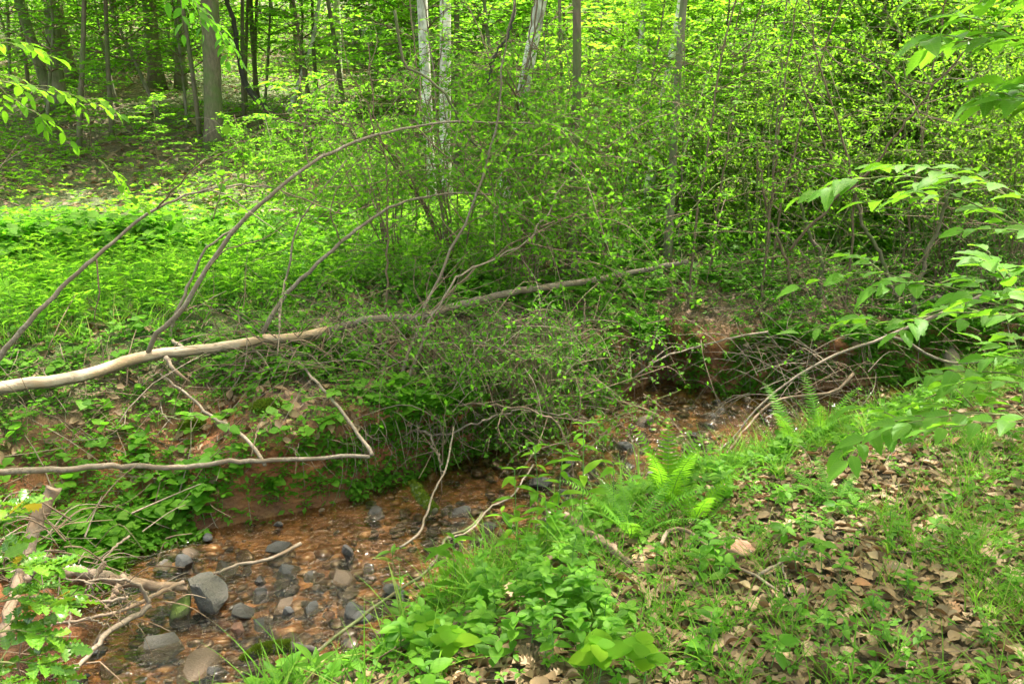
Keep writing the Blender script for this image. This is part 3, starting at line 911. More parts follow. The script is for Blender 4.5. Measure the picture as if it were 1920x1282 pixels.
SHR = [shrub_meshes(11, 2.3, 10, .046, 'leaf_mid', 'twig', .9, 1.5, 18),
       shrub_meshes(12, 2.0, 9, .055, 'leaf_bright', 'twig_green', .9, 1.2),
       shrub_meshes(13, 2.4, 9, .036, 'leaf_bright', 'twig', .8, 2.0, 18),
       shrub_meshes(14, 2.2, 9, .032, 'leaf_yellow', 'twig_green', 1.0, 1.7, 18),
       shrub_meshes(15, 1.2, 10, .028, 'leaf_dark', 'twig', .7, .8),
       shrub_meshes(16, 2.2, 9, .046, 'leaf_mid', 'twig', .9, .7, 15)]

def put_shrub(k, x, y, label, group=None, s=1.0, dz=0):
    z = float(land(np.array([x]), np.array([y]))[0]) + dz
    t = thing('thicket_shrub', label, 'shrub', (x, y, z - .03), group, (random.gauss(0, .08), random.gauss(0, .08), random.random() * 6.28), s)
    link('stems', SHR[k][0], t); link('foliage', SHR[k][1], t)
    return t
# central privet mass
ORD = ['first', 'second', 'third', 'fourth', 'fifth', 'sixth', 'seventh', 'eighth', 'ninth', 'tenth', 'eleventh', 'twelfth', 'thirteenth', 'fourteenth', 'fifteenth', 'sixteenth', 'seventeenth', 'eighteenth', 'nineteenth', 'twentieth', 'twenty first', 'twenty second']
for i_, (px, Y, k, s) in enumerate([(735, 6.9, 5, .9), (850, 6.7, 5, .95), (990, 6.3, 5, .8), (1060, 6.8, 0, .9), (1140, 7.2, 5, 1.0), (1000, 7.6, 5, 1.1)]):
    p = P(px, 450, Y)
    put_shrub(k, p[0], p[1], ORD[i_] + ' dense small leaved shrub of the central thicket from the left', 'shrubs of the central thicket', s)
RT = sorted([(1250, 8.4, 2, .9), (1340, 8.0, 3, .9), (1420, 7.5, 3, .9), (1500, 8.4, 2, 1.0), (1580, 7.6, 3, .95), (1700, 7.4, 3, 1.0), (1800, 7.8, 3, 1.05), (1890, 7.1, 3, 1.0), (1980, 7.7, 3, 1.1), (1620, 9.6, 2, 1.1), (1850, 9.6, 2, 1.2), (1960, 9.0, 2, 1.2), (1780, 6.8, 4, .9), (1890, 6.6, 4, 1.0)])
for i_, (px, Y, k, s) in enumerate(RT):
    p = P(px, 450, Y)
    put_shrub(k, p[0], p[1], ORD[i_] + (' front' if Y < 8.2 else ' rear') + ' twiggy yellow green shrub of the right thicket counting from its left end', 'shrubs of the right thicket', s)
for (px, Y, k, s, w_) in [(620, 8.4, 1, .5, 'right of the log end'), (690, 8.8, 1, .65, 'left of the two white trunks'), (560, 10.2, 1, .6, 'behind the fallen log')]:
    p = P(px, 450, Y)
    put_shrub(k, p[0], p[1], 'bright airy shrub ' + w_, 'airy shrubs by the fallen log', s)

# ------------------------------------------------------------------ scatter helpers over the land
def area(n, x0, x1, y0, y1, fn=None):
    """n random land points in view; fn(x, y, side, ins, d) -> keep probability"""
    x = rng.uniform(x0, x1, n); y = rng.uniform(y0, y1, n)
    m = np.abs(x) < y * .76 + .9
    x, y = x[m], y[m]
    p, nn, ins, side, d = TN(x, y)
    if fn is not None:
        k = rng.random(len(x)) < fn(x, y, side, ins, d)
        p, nn, ins, side, d = p[k], nn[k], ins[k], side[k], d[k]
    return p, nn, ins, side, d

def on_surface_dirs(n, nn):
    d = rng.normal(0, 1, (n, 3)); d -= (d * nn).sum(1, keepdims=True) * nn
    return d

def stuff(name, mb, mats, label, cat):
    return tag(link(name, mb.mesh(name, mats)), label, cat, kind='stuff')

# ---- dead leaves
def litter(mb, n, x0, x1, y0, y1, fn, tpls, s0, s1, lift=.012, tilt=.35):
    p, nn, ins, side, d = area(n, x0, x1, y0, y1, fn)
    k = rng.integers(0, len(tpls), len(p))
    for i, t in enumerate(tpls):
        m = k == i; c = m.sum()
        if not c: continue
        nr = nn[m] + rng.normal(0, tilt, (c, 3))
        mb.scatter(t, p[m] + nn[m] * (rng.random((c, 1)) * lift * 2), on_surface_dirs(c, nn[m]), nr, rng.uniform(s0, s1, c), (rng.random(c) * .62 + .1 + .25 * vnoise(p[m][:, 0] * 2, p[m][:, 1] * 2)).clip(0, .99))
nearfn = lambda x, y, s, i, d: np.where(~s & ~i, sstep(.15, .55, d) * (.35 + .65 * sstep(-1.0, .6, x - .1 * y)), 0)
bankfn = lambda x, y, s, i, d: np.where(s & ~i, .25 + .75 * (vnoise(x * 1.4 + 9, y * 1.4) > .45), 0) * sstep(.12, .4, d) * sstep(2.6, 1.5, d)
mb = MB()
litter(mb, 52000, -1.6, 5.2, 1.7, 6.2, nearfn, [DEAD1, DEAD2, DEAD3, DEAD1, DEADS], .020, .066, .010, .25)
stuff('leaf_litter', mb, M['leaf_dead'], 'dry brown curled leaves covering the near bank', 'leaf litter')
mb = MB()
litter(mb, 30000, -6, 7.5, 3.2, 9.5, bankfn, [DEADS, DEAD1], .04, .08, .014, .5)
stuff('leaf_litter', mb, M['leaf_dead'], 'brown leaves lying along the top of the far bank', 'leaf litter')
mb = MB()
litter(mb, 90000, -26, 22, 8.0, 34, lambda x, y, s, i, d: (.25 + .75 * sstep(8.5, 11.5, y + x * .0)) * np.minimum(1, 11 / y) * (.25 + .75 * (vnoise(x * .5, y * .5) > .33)), [DEADS], .06, .13, .02, .4)
stuff('leaf_litter', mb, M['leaf_dead'], 'pale dry leaves covering the wooded slope', 'leaf litter')

# the 300 dead leaves that show largest, one object each
dead_me = []
for k in range(6):
    for t in (DEAD1, DEAD2, DEAD3):
        m_ = MB(); m_.scatter(t, [(0, 0, 0)], [(0, 1, 0)], [(0, 0, 1)], [1.0], [.1 + .17 * k]); dead_me.append(m_.mesh('dead_leaf', M['leaf_dead']))
p, nn, ins, side, d = area(9000, -.8, 3.6, 1.9, 3.9, nearfn)
for k in range(min(300, len(p))):
    o = link('dead_leaf', random.choice(dead_me), ground)
    n_ = Vector(nn[k] + rng.normal(0, .28, 3)).normalized()
    q = n_.to_track_quat('Z', 'Y') @ Matrix.Rotation(random.random() * 6.28, 3, 'Z').to_quaternion()
    o.rotation_mode = 'QUATERNION'; o.rotation_quaternion = q
    o.location = Vector(p[k]) + Vector(nn[k]) * random.uniform(.015, .04)
    s_ = random.uniform(.042, .085); o.scale = (s_ * random.uniform(.8, 1.2), s_, s_)

# ---- small plants: rosettes of leaves on short stems
def herbs(mb, n, x0, x1, y0, y1, fn, tpl, leaf, per, hgt, m=0, up=.25, layers=1, stemm=1, spread=.6):
    p, nn, ins, side, d = area(n, x0, x1, y0, y1, fn)
    N_ = len(p)
    if not N_: return
    h = hgt * (.5 + .9 * rng.random(N_))
    top = p + np.stack([rng.normal(0, .12, N_) * h, rng.normal(0, .12, N_) * h, h], 1)
    if stemm is not None:
        # thin three sided stems
        w = .0016
        o_ = np.array([[w, 0, 0], [-w, w, 0], [-w, -w, 0]])
        V = np.concatenate([p[:, None] + o_, (top[:, None] + o_ * .5)], 1).reshape(-1, 3)
        F = np.array([(0, 1, 4), (0, 4, 3), (1, 2, 5), (1, 5, 4)]); F = (F[None] + (np.arange(N_) * 6)[:, None, None]).reshape(-1, 3)
        mb.add(V, F, .3, stemm)
    pr = np.repeat(rng.random(N_), per)
    for L in range(layers):
        f = 1 - .38 * L / max(layers, 1) * 1.5
        a = rng.random(N_)[:, None] * 6.28 + np.arange(per)[None] * (6.283 / per) + rng.normal(0, .25, (N_, per))
        dr = np.stack([np.cos(a), np.sin(a), np.full_like(a, up) + rng.normal(0, .25, a.shape)], -1).reshape(-1, 3)
        q = np.repeat(p + (top - p) * f, per, 0) + dr * leaf * .15 * spread
        nr = rng.normal(0, .3, (len(q), 3)) + (0, 0, 1)
        mb.scatter(tpl, q, dr, nr, leaf * (.55 + .8 * rng.random(len(q))), (pr * .7 + .3 * rng.random(len(q))), m)

LOGL = np.array([G(a, b)[:2] for a, b in [(310, 425), (480, 407), (640, 390), (770, 380)]])
def logfree(x, y):
    dl, _, _ = seg_dist(x, y + .12, LOGL)
    return sstep(.12, .5, dl)
flat = lambda x, y, s, i, d: logfree(x, y) * np.where(s & ~i, sstep(1.2, 2.1, d) * sstep(9.0 + .35 * (x + 4), 6.4, y), 0)
mb = MB()
herbs(mb, 52000, -7.5, 8.5, 4.2, 13, lambda *a: flat(*a) * (.5 + .5 * (vnoise(a[0] * 1.7, a[1] * 1.7) > .4)), L2, .048, 4, .12, up=.3)
stuff('ground_cover', mb, [M['leaf_herb'], M['stem']], 'bright green low herbs covering the flat above the creek', 'ground cover')
mb = MB()
herbs(mb, 8500, -7, 7, 4.6, 12, flat, LSLIM, .065, 5, .26, up=.5, layers=3)
stuff('ground_cover', mb, [M['leaf_bright'], M['stem']], 'taller narrow leaved weeds standing in the green flat', 'weeds')
# heart leaved patch at the left rear of the flat
mb = MB()
herbs(mb, 3200, -6.5, -1.2, 6.4, 9.0, lambda x, y, s, i, d: np.exp(-(((x + 4.2) / 1.7) ** 2 + ((y - 7.2) / .5) ** 2)) * s, LHEART, .085, 4, .28, up=-.05, layers=2)
stuff('ground_cover', mb, [M['leaf_herb'], M['stem']], 'broad leaved green plants massed below the bare slope', 'plants')
# sparse plants over the slope
mb = MB()
herbs(mb, 90000, -26, 20, 8.3, 32, lambda x, y, s, i, d: np.minimum(1, 11 / y) * (.25 + .75 * (vnoise(x * .7 + 5, y * .7) > .42)), L2, .08, 4, .18, up=.2, stemm=None)
stuff('undergrowth', mb, [M['leaf_bright']], 'scattered low green plants on the wooded slope', 'undergrowth')
# far bank: creepers over the face and lip
face = lambda x, y, s, i, d: np.where(s & ~i, sstep(.03, .10, d) * sstep(2.3, 1.2, d) * (.2 + .8 * (vnoise(x * 1.9 + 30, y * 1.9) > .38)) * (1 - .5 * sstep(-1.5, -2.1, x)) * (1 + 2.6 * sstep(.5, .3, d)) * .3 * (1 - .85 * np.exp(-((x - 1.22) / .3) ** 2) * (d < .42)), 0)
mb = MB()
herbs(mb, 230000, -4.5, 7.5, 3.0, 8.6, face, L2, .034, 5, .035, up=.25, spread=1.2)
stuff('ground_cover', mb, [M['leaf_herb'], M['stem']], 'small leaved creepers draped over the far creek bank', 'creepers')
mb = MB()
herbs(mb, 130000, -4.0, 6.5, 3.0, 7.4, lambda x, y, s, i, d: np.where(s & ~i, sstep(.28, .2, d) * (.10 + .85 * (vnoise(x * 2.1 + 33, y * 2.1) > .44)) * (1 - .8 * np.exp(-((x - 1.22) / .3) ** 2)), 0), L2, .040, 5, .04, up=-.15, spread=1.2, stemm=None)
stuff('ground_cover', mb, [M['leaf_mid']], 'creepers hanging down the steep foot of the far bank', 'creepers')
mb = MB()
herbs(mb, 26000, -4.5, 7.5, 3.0, 8.6, face, LHEART, .055, 4, .07, up=.15)
stuff('ground_cover', mb, [M['leaf_herb'], M['stem']], 'round leaved violets growing on the far bank', 'violets')
# near bank plants
nb = lambda x, y, s, i, d: np.where(~s & ~i, sstep(-.02, .2, d), 0)
mb = MB()
herbs(mb, 19000, -1.6, 5.5, 1.8, 7.0, lambda x, y, s, i, d: nb(x, y, s, i, d) * (.22 + .6 * (vnoise(x * 2.3, y * 2.3 + 8) > .55) + .5 * sstep(.9, .2, d)), L3, .026, 4, .035, up=.15)
stuff('ground_cover', mb, [M['leaf_herb'], M['stem']], 'tiny seedlings growing through the near leaf litter', 'seedlings')
mb = MB()
herbs(mb, 5200, -1.6, 5.5, 1.9, 7.0, lambda x, y, s, i, d: nb(x, y, s, i, d) * (.03 + .16 * (vnoise(x * 1.6 + 3, y * 1.6 + 8) > .6) + .55 * sstep(.8, .25, d) * (x > .2) + .25 * sstep(.8, .25, d)), L4, .045, 5, .09, up=.2, layers=2)
stuff('ground_cover', mb, [M['leaf_herb'], M['stem']], 'leafy green herbs along the near creek edge', 'herbs')

# ---- grass
def grass(mb, n, x0, x1, y0, y1, fn, per, h, m=0, lean=.6, width=1.0):
    p, nn, ins, side, d = area(n, x0, x1, y0, y1, fn)
    N_ = len(p)
    q = np.repeat(p, per, 0) + rng.normal(0, .018, (N_ * per, 3)) * (1, 1, 0)
    a = rng.random(len(q)) * 6.28
    ln = lean * (.3 + rng.random(len(q)))
    dr = np.stack([np.cos(a) * ln, np.sin(a) * ln, np.ones(len(q))], 1)
    nr = np.stack([-np.cos(a), -np.sin(a), ln], 1)
    mb.scatter(BLADE, q, dr, nr, h * (.45 + .8 * rng.random(len(q))), None, m)
mb = MB()
grass(mb, 3600, -1.8, 4.6, 1.9, 6.6, lambda x, y, s, i, d: nb(x, y, s, i, d) * (.05 + .95 * sstep(.9, .25, d)) * (.2 + .8 * (vnoise(x * 2.7, y * 2.7) > .42)), 12, .26)
grass(mb, 700, .2, 4.5, 1.9, 5, lambda x, y, s, i, d: nb(x, y, s, i, d) * (vnoise(x * 1.7 + 60, y * 1.7) > .55), 16, .17)
stuff('grass', mb, M['grass'], 'thin green grass tufts along the near creek edge', 'grass')
mb = MB()
grass(mb, 12000, -7, 7.5, 4.3, 12, flat, 7, .26)
stuff('grass', mb, M['grass'], 'tall soft grass in the sunny green flat', 'grass')
mb = MB()
grass(mb, 1500, -4, 7, 3, 8, lambda *a: face(*a) * (vnoise(a[0] * 2.2 + 70, a[1] * 2.2) > .5), 8, .16, lean=1.3)
stuff('grass', mb, M['grass'], 'wispy grass hanging over the far bank lip', 'grass')

# ---- roots and straw hanging from the lip of the far bank
mb = MB()
p, nn, ins, side, d = area(34000, -3.6, 6.5, 3.0, 8.0, lambda x, y, s, i, d: np.where(s & ~i, np.exp(-((d - .33) / .16) ** 2), 0) * (.15 + .85 * (vnoise(x * 1.3 + 80, y * 1.3) > .4)))
for k in range(min(3200, len(p))):
    L = rng.uniform(.06, .34); q = p[k] + nn[k] * .005
    side_ = rng.normal(0, .04, 3); o_ = nn[k] * (1, 1, 0) * .05
    mb.tube(spline([q, q + o_ + (0, 0, -.2 * L) + side_ * .5, q + o_ * 1.2 + side_ + (0, 0, -.65 * L), q + o_ + side_ * 2 + (0, 0, -L)], 6), np.linspace(.0022, .0008, 6), 3, 0, None, cap=False)
stuff('hanging_roots', mb, M['twig_pale'], 'fine tan roots hanging from the undercut far bank', 'roots')

# ---- fallen twigs strewn about
mb = MB()
for (n, x0, x1, y0, y1, fn, L0, L1, rr) in [(900, -1.5, 5, 1.9, 6.5, nb, .08, .35, .0025), (3600, -4.5, 7.5, 3, 9, lambda x, y, s, i, d: np.where(s & ~i, sstep(.15, .5, d) * sstep(2.5, 1.4, d), 0), .1, .6, .003),
                                   (420, -3.2, -1.4, 2.3, 4.6, lambda x, y, s, i, d: np.where(s & ~i, 1., 0), .15, .5, .003),
                                   (1600, -12, 10, 9, 22, lambda x, y, s, i, d: np.ones(len(x)) * .6, .3, 1.4, .007)]:
    p, nn, ins, side, d = area(n, x0, x1, y0, y1, fn)
    for k in range(len(p)):
        L = rng.uniform(L0, L1); dr = unit(on_surface_dirs(1, nn[k:k + 1])[0] + nn[k] * rng.normal(.05, .22))
        q = p[k] + nn[k] * .012
        c = [q, q + dr * L * .5 + rng.normal(0, .06, 3) * L + nn[k] * .03 * L, q + dr * L + rng.normal(0, .08, 3) * L]
        mb.tube(spline(c, 5), np.linspace(rr * 1.3, rr * .5, 5) * rng.uniform(.5, 1.5), 3, 0 if rng.random() < .6 else 1, None, cap=False)
stuff('fallen_twigs', mb, [M['twig'], M['twig_pale']], 'small fallen twigs strewn over banks and slope', 'twigs')

# ------------------------------------------------------------------ creek stones
import bmesh
def ico(sub):
    bm = bmesh.new(); bmesh.ops.create_icosphere(bm, subdivisions=sub, radius=1)
    v = np.array([x.co[:] for x in bm.verts]); f = np.array([[q.index for q in x.verts] for x in bm.faces]); bm.free()
    return v, f
I1, I2, I4 = ico(1), ico(2), ico(4)
# gravel lining the bed
mb = MB()
def pebbles(n, ic, s0, s1, fl=.55):
    p, nn, ins, side, d = area(n, -2.4, 6.5, 1.9, 7.2, lambda x, y, s, i, d: np.where(i, .15 + .85 * (vnoise(x * 2.1 + 11, y * 2.1) > .40 - .25 * (y < 3.6)), 0))
    v, f = ic
    vv = v * (1 + .18 * np.sin(v[:, [1, 2, 0]] * 3.1 + 1))
    mb.scatter((vv * (.8, 1.1, fl), f), p + (0, 0, .0), on_surface_dirs(len(p), nn), nn + rng.normal(0, .2, nn.shape), s0 + (s1 - s0) * rng.random(len(p)) ** 2.2)
pebbles(6000, I1, .010, .042)
pebbles(1700, I1, .025, .07, .45)
pebbles(26000, ico(0) if False else (I1[0][:12], np.array([[0, 1, 2]])) if False else I1, .005, .014)
p_, nn_, i_, s_, d_ = area(9000, -2.4, 6.5, 1.9, 7.2, lambda x, y, s, i, d: np.where(i, .06 + .7 * (vnoise(x * 2.6 + 31, y * 2.6) > .5), 0) * (1 - .8 * (np.hypot(x + .25, y - 3.5) < .35)))
v_, f_ = I2; v_ = v_ * (1 + .22 * np.sin(v_[:, [1, 2, 0]] * 3.7 + 1))
v_ = np.clip(v_, -.8, .8)
mb.scatter((v_ * (.8, 1.15, .42), f_), p_[:1500] + (0, 0, .012), on_surface_dirs(len(p_[:1500]), nn_[:1500]), nn_[:1500] + rng.normal(0, .2, nn_[:1500].shape), .016 + .045 * rng.random(len(p_[:1500])) ** 1.6, rng.random(len(p_[:1500])) * .36)
stuff('creek_gravel', mb, M['pebble'], 'orange and brown pebbles lining the creek bed', 'gravel')

def rock_mesh(seed, mat, sub=I4, cuts=15, rough=.10):
    r = np.random.default_rng(seed)
    v, f = sub; v = v.copy()
    for _ in range(cuts):
        n = unit(r.normal(0, 1, 3)); c = r.uniform(.42, .80)
        dd_ = v @ n - c
        v -= np.where(dd_ > 0, dd_, 0)[:, None] * n * .92
    nz = fbm(v[:, 0] * 2.2 + seed * 3.1 + v[:, 2], v[:, 1] * 2.2 + v[:, 2] * 1.7, 4)
    v *= (1 + rough * nz)[:, None]
    mb = MB(); mb.add(v, f, .5)
    return mb.mesh('rock', M[mat], smooth=False)
RK = {}
# px, py, width px, height px, material, seed, flatness, label
rocks = [
 (390, 1100, 82, 92, 'rock_grey', 1, .8, 'largest pale grey boulder tilted up in the creek beside a mossy rock', .55),
 (340, 1136, 46, 60, 'rock_moss', 2, .9, 'moss covered upright rock leaning on the largest grey boulder', .45),
 (303, 1196, 86, 48, 'rock_grey', 3, .38, 'broad grey rock with a small yellow leaf on it at the lower left', .2),
 (359, 1242, 96, 56, 'rock_brown', 4, .5, 'broad flat brown stone just below the surface at the bottom left', .05),
 (451, 1143, 62, 30, 'rock_dark', 5, .6, 'long black wet rock right of the largest boulder', .2),
 (300, 1141, 36, 26, 'rock_dark', 6, .6, 'black wet stone left of the mossy rock', .2),
 (296, 1057, 38, 20, 'rock_pale', 7, .5, 'light grey stone under the far bank near the pointed slate', .2),
 (342, 1047, 34, 44, 'rock_blue', 8, .35, 'pointed sliver of slate standing beneath the far bank', .5),
 (268, 1181, 44, 20, 'rock_dark', 9, .45, 'dark flat stone upstream of the broad grey rock', .1),
 (443, 1177, 26, 28, 'rock_red', 10, .7, 'small reddish stone right of the broad grey rock', .25),
 (204, 1242, 52, 32, 'rock_brown', 11, .5, 'brown stone under the tip of the forked driftwood branch', .1),
 (408, 1254, 50, 22, 'rock_dark', 12, .5, 'dark long stone left of the mossy log', .1),
 (228, 1153, 26, 18, 'rock_pale', 13, .6, 'little pale pebble stone among the driftwood sticks', .25),
 (523, 1021, 44, 26, 'rock_blue', 14, .6, 'bluish rock with a pale top in the upper left of the creek', .3),
 (535, 1064, 54, 27, 'rock_blue', 15, .6, 'smooth blue grey rock below the thin floating branch', .3),
 (525, 1087, 32, 21, 'rock_grey', 16, .6, 'grey rounded stone just below the smooth blue grey rock', .25),
 (486, 1085, 28, 26, 'rock_dark', 17, .7, 'upper dark stone of the touching pair left of the creek middle', .3),
 (484, 1108, 26, 30, 'rock_dark', 18, .7, 'lower black stone of the touching pair left of the creek middle', .3),
 (529, 1124, 46, 38, 'rock_brown', 19, .6, 'brown grey stone in the stack above the moss log', .2),
 (538, 1143, 26, 28, 'rock_blue', 20, .6, 'small slate stone on the lower end of the brown stack', .35),
 (579, 1137, 40, 27, 'rock_blue', 21, .7, 'smooth dark oval rock in the lower creek middle', .35),
 (578, 1077, 26, 20, 'rock_dark', 22, .7, 'dark stone right of the smooth blue grey rock', .3),
 (592, 1096, 20, 17, 'rock_pale', 23, .7, 'pale little stone under the hanging vine tip', .35),
 (653, 1107, 36, 18, 'rock_pale', 24, .5, 'flat pale violet stone sitting on orange sand', .35),
 (664, 1139, 36, 38, 'rock_blue', 25, .45, 'angular flat grey stone below the pale violet one', .3),
 (654, 1030, 26, 34, 'rock_dark', 26, .7, 'tilted dark wedge of rock near the creek middle', .4),
 (644, 1076, 70, 38, 'rock_brown', 27, .45, 'wide brown slab mostly under water in the creek middle', .05),
 (688, 1062, 30, 18, 'rock_dark', 28, .6, 'black stone at the right end of the wide brown slab', .25),
 (489, 1166, 58, 24, 'rock_blue', 29, .45, 'long bluish stone with a green leaf, above the moss log', .25),
 (727, 1116, 54, 24, 'rock_dark', 30, .4, 'dark slab behind the narrow leaved plant at the near edge', .25),
 (708, 1134, 30, 18, 'rock_dark', 31, .6, 'dark stone touching the slab behind the narrow leaved plant', .2),
 (617, 1150, 26, 15, 'rock_red', 32, .6, 'small reddish stone right of the dark oval rock', .2),
 (657, 1243, 34, 22, 'rock_tan', 33, .6, 'tan stone at the near shore among the grass', .35),
 (706, 957, 32, 22, 'rock_dark', 34, .6, 'dark stone in shade at the foot of the creeper bank', .3),
 (857, 955, 46, 24, 'rock_dark', 35, .6, 'larger black rock on the shallow sand right of the leaning moss stick', .35),
 (833, 955, 20, 17, 'rock_blue', 36, .7, 'small black stone touching the larger black rock', .35),
 (808, 956, 24, 12, 'rock_blue', 37, .6, 'slate stone at the foot of the leaning moss stick', .3),
 (847, 988, 42, 20, 'rock_dark', 38, .4, 'flat dark stone in the middle of the shallow sand', .15),
 (808, 991, 36, 18, 'rock_dark', 39, .4, 'flat dark stone left of the one amid the shallow sand', .15),
 (805, 1015, 32, 13, 'rock_dark', 40, .4, 'low dark stone by the bare curved branch foot', .12),
 (462, 1066, 24, 14, 'rock_blue', 41, .6, 'small slate stone under the thin floating branch', .25),
 (420, 1057, 50, 24, 'rock_dark', 42, .5, 'dark rock upstream of the largest boulder', .2),
 (912, 985, 40, 21, 'rock_dark', 43, .5, 'dark stone beside a reddish one near the tall jewel weeds', .25),
 (938, 992, 26, 21, 'rock_red', 44, .6, 'reddish stone behind the tall jewel weeds', .3),
 (936, 1026, 24, 15, 'rock_tan', 45, .6, 'tan green pebble at the sandy near edge', .35),
 (1037, 987, 42, 25, 'rock_red', 46, .5, 'red brown stone left of the split stump stick', .3),
 (894, 1067, 20, 16, 'rock_dark', 47, .6, 'dark pebble at the top of the red sand bar', .35),
 (876, 1104, 28, 11, 'rock_blue', 48, .5, 'thin slate piece on the red sand bar', .3),
 (1012, 904, 78, 19, 'rock_dark', 49, .45, 'long black ledge behind the tall jewel weeds', .3),
 (1063, 919, 32, 15, 'rock_blue', 50, .5, 'slate stone at the right end of the long black ledge', .25),
 (1221, 886, 24, 14, 'rock_pale', 51, .6, 'pale stone left of the bright tall fern', .35),
 (1184, 890, 26, 24, 'rock_grey', 52, .7, 'grey stone between the jewel weeds and the bright fern', .4),
 (1208, 785, 46, 20, 'rock_brown', 53, .6, 'gray brown boulder beneath the dark bank notch', .45),
 (1186, 796, 18, 12, 'rock_blue', 54, .7, 'bluish stone left of the boulder under the notch', .4),
 (1233, 766, 24, 18, 'rock_red', 55, .7, 'ruddy stone behind the boulder under the notch', .45),
 (1171, 831, 36, 18, 'rock_blue', 56, .6, 'slate rock midstream in front of the notch', .35),
 (1127, 833, 26, 13, 'rock_dark', 57, .5, 'dark flat stone left of the midstream slate rock', .25),
 (1244, 833, 26, 10, 'rock_blue', 58, .5, 'low slate stone right of the midstream slate rock', .25),
 (1207, 818, 14, 10, 'rock_blue', 59, .6, 'blue pebble sized stone under floating leaves', .3),
 (1301, 809, 25, 19, 'rock_dark', 60, .7, 'dark round rock at the weedy gravel spit', .4),
 (1356, 766, 30, 15, 'rock_blue', 61, .4, 'flat slate slab on the gravel under the dead twigs', .4),
 (1333, 775, 30, 15, 'rock_grey', 62, .5, 'grey slab left of the slate slab under the dead twigs', .35),
 (1345, 749, 26, 12, 'rock_blue', 63, .4, 'thin slate on top of the slab pile', .5),
 (1066, 861, 46, 20, 'rock_dark', 64, .5, 'black rock where the creek narrows behind the weeds', .3),
 (1379, 851, 36, 13, 'rock_dark', 65, .5, 'black low stone at the grassy near edge right of the bright fern', .25),
 (1063, 891, 24, 16, 'rock_dark', 66, .6, 'small black stone between ledge and black rock', .25),
 (1221, 911, 28, 18, 'rock_dark', 67, .6, 'black stone just behind the bright fern', .25),
 (1444, 766, 28, 12, 'rock_dark', 68, .5, 'dark stone in the far pool under the long leaning stick', .3),
 (1478, 785, 24, 8, 'rock_blue', 69, .4, 'sliver of slate in the far pool', .25),
 (1180, 870, 26, 18, 'rock_dark', 70, .6, 'dark shiny stone above the pale stone by the fern', .3),
 (1110, 880, 34, 18, 'rock_dark', 71, .6, 'dark shiny stone in the riffle behind the weeds', .3),
 (1150, 905, 30, 18, 'rock_dark', 72, .5, 'black stone at the shore right of the jewel weeds', .3),
]
for (px, py, w, h, mat, seed, fl, lab, out) in rocks:
    p = W(px, py + h * .25, WZ)
    ww = pxw(w, p) / 2; hh = pxw(h, p) / 2
    dep = hh / math.sin(math.atan2(CAMZ - WZ, p[1])) if out < .4 else hh * 1.1
    key = (mat, seed)
    me = rock_mesh(seed, mat)
    o = link('rock', me)
    zz = max(ww, hh) * fl
    o.scale = (ww * 1.08, min(dep, ww * 1.3) * 1.25, (zz * .85 if h <= w else hh * 1.2) * 1.1)
    o.location = (p[0], p[1] + .02, WZ - .018 + out * zz * .55)
    o.rotation_euler = (random.uniform(-.15, .15), random.uniform(-.2, .2), random.uniform(-.5, .5))
    tag(o, lab, 'rock', 'stones in the creek')

# small loose stones, one object each
SM = [rock_mesh(100 + k, m, I2, 9, .08) for k, m in enumerate(['rock_dark', 'rock_blue', 'rock_brown', 'rock_dark', 'rock_red', 'rock_grey', 'rock_dark', 'rock_brown', 'rock_blue', 'rock_tan'])]
p, nn, ins, side, d = area(9000, -2.4, 5.0, 2.2, 6.6, lambda x, y, s, i, d: np.where(i, 1.0, 0) * (.25 + .75 * (vnoise(x * 2.2 + 51, y * 2.2) > .5)) * (.35 + .65 * (y < 3.3)) * (1 - .85 * (np.hypot(x + .25, y - 3.5) < .38)))
for k in range(190):
    o = link('stone', SM[k % 10]); s_ = random.uniform(.018, .045)
    o.scale = (s_ * random.uniform(1, 1.5), s_ * random.uniform(.8, 1.2), s_ * random.uniform(.3, .6)); o.location = (p[k][0], p[k][1], p[k][2] + s_ * (.35 if k % 3 else 1.3))
    o.rotation_euler = (random.gauss(0, .2), random.gauss(0, .2), random.random() * 6.28)
    tag(o, 'small angular wet stone among many on the shallow creek bed', 'stone', 'small stones scattered over the creek bed')

# ------------------------------------------------------------------ fallen poles and branches
def PG(px, py, Y, lift=.02):
    return P(px, py, min(Y, G(px, py, lift)[1]))

def path(pts, n=24, jit=.004):
    """pts: (px, py, Y)"""
    return spline([PG(*q) for q in pts], n, jit)

def limb(name, pts, w0, w1, mat, parent, base, k=8, n=24, jit=.004, wob=.12, label=None):
    pp = path(pts, n, jit)
    mb = MB(); mb.tube(pp, np.linspace(pxw(w0, pp[0]) / 2, pxw(w1, pp[-1]) / 2, n), k, 0, wob=wob)
    # short side knots
    o = part(name, mb, M[mat], parent, base)
    if label: o['label'] = label
    return o, pp

# the long peeled trunk lying on the bank top
c1 = [(a, b, min(G(a, b, .15 if a < 650 else .30)[1], m)) for a, b, m in [(-160, 752, 4.0), (0, 727, 4.1), (150, 705, 4.3), (275, 668, 4.5), (420, 650, 4.7), (500, 636, 4.9), (560, 630, 5.0), (640, 612, 5.2), (700, 598, 5.3), (800, 592, 5.5), (860, 572, 5.7), (960, 548, 6.1), (1080, 530, 6.4), (1180, 512, 6.7), (1290, 490, 7.0)]]
print('POLE', [round(float(q[2]), 2) for q in c1])
base = P(500, 636, 5.05)
pole = thing('fallen_tree', 'long pale peeled trunk slanting along the top of the far bank with upright branches', 'fallen tree', base)
pp = path(c1, 70, .003)
rad = np.array([pxw(w, q) / 2 for w, q in zip(np.interp(np.linspace(0, 1, 70), [0, .1, .35, .45, .7, 1], [25, 23, 16, 13, 12, 8]), pp)])
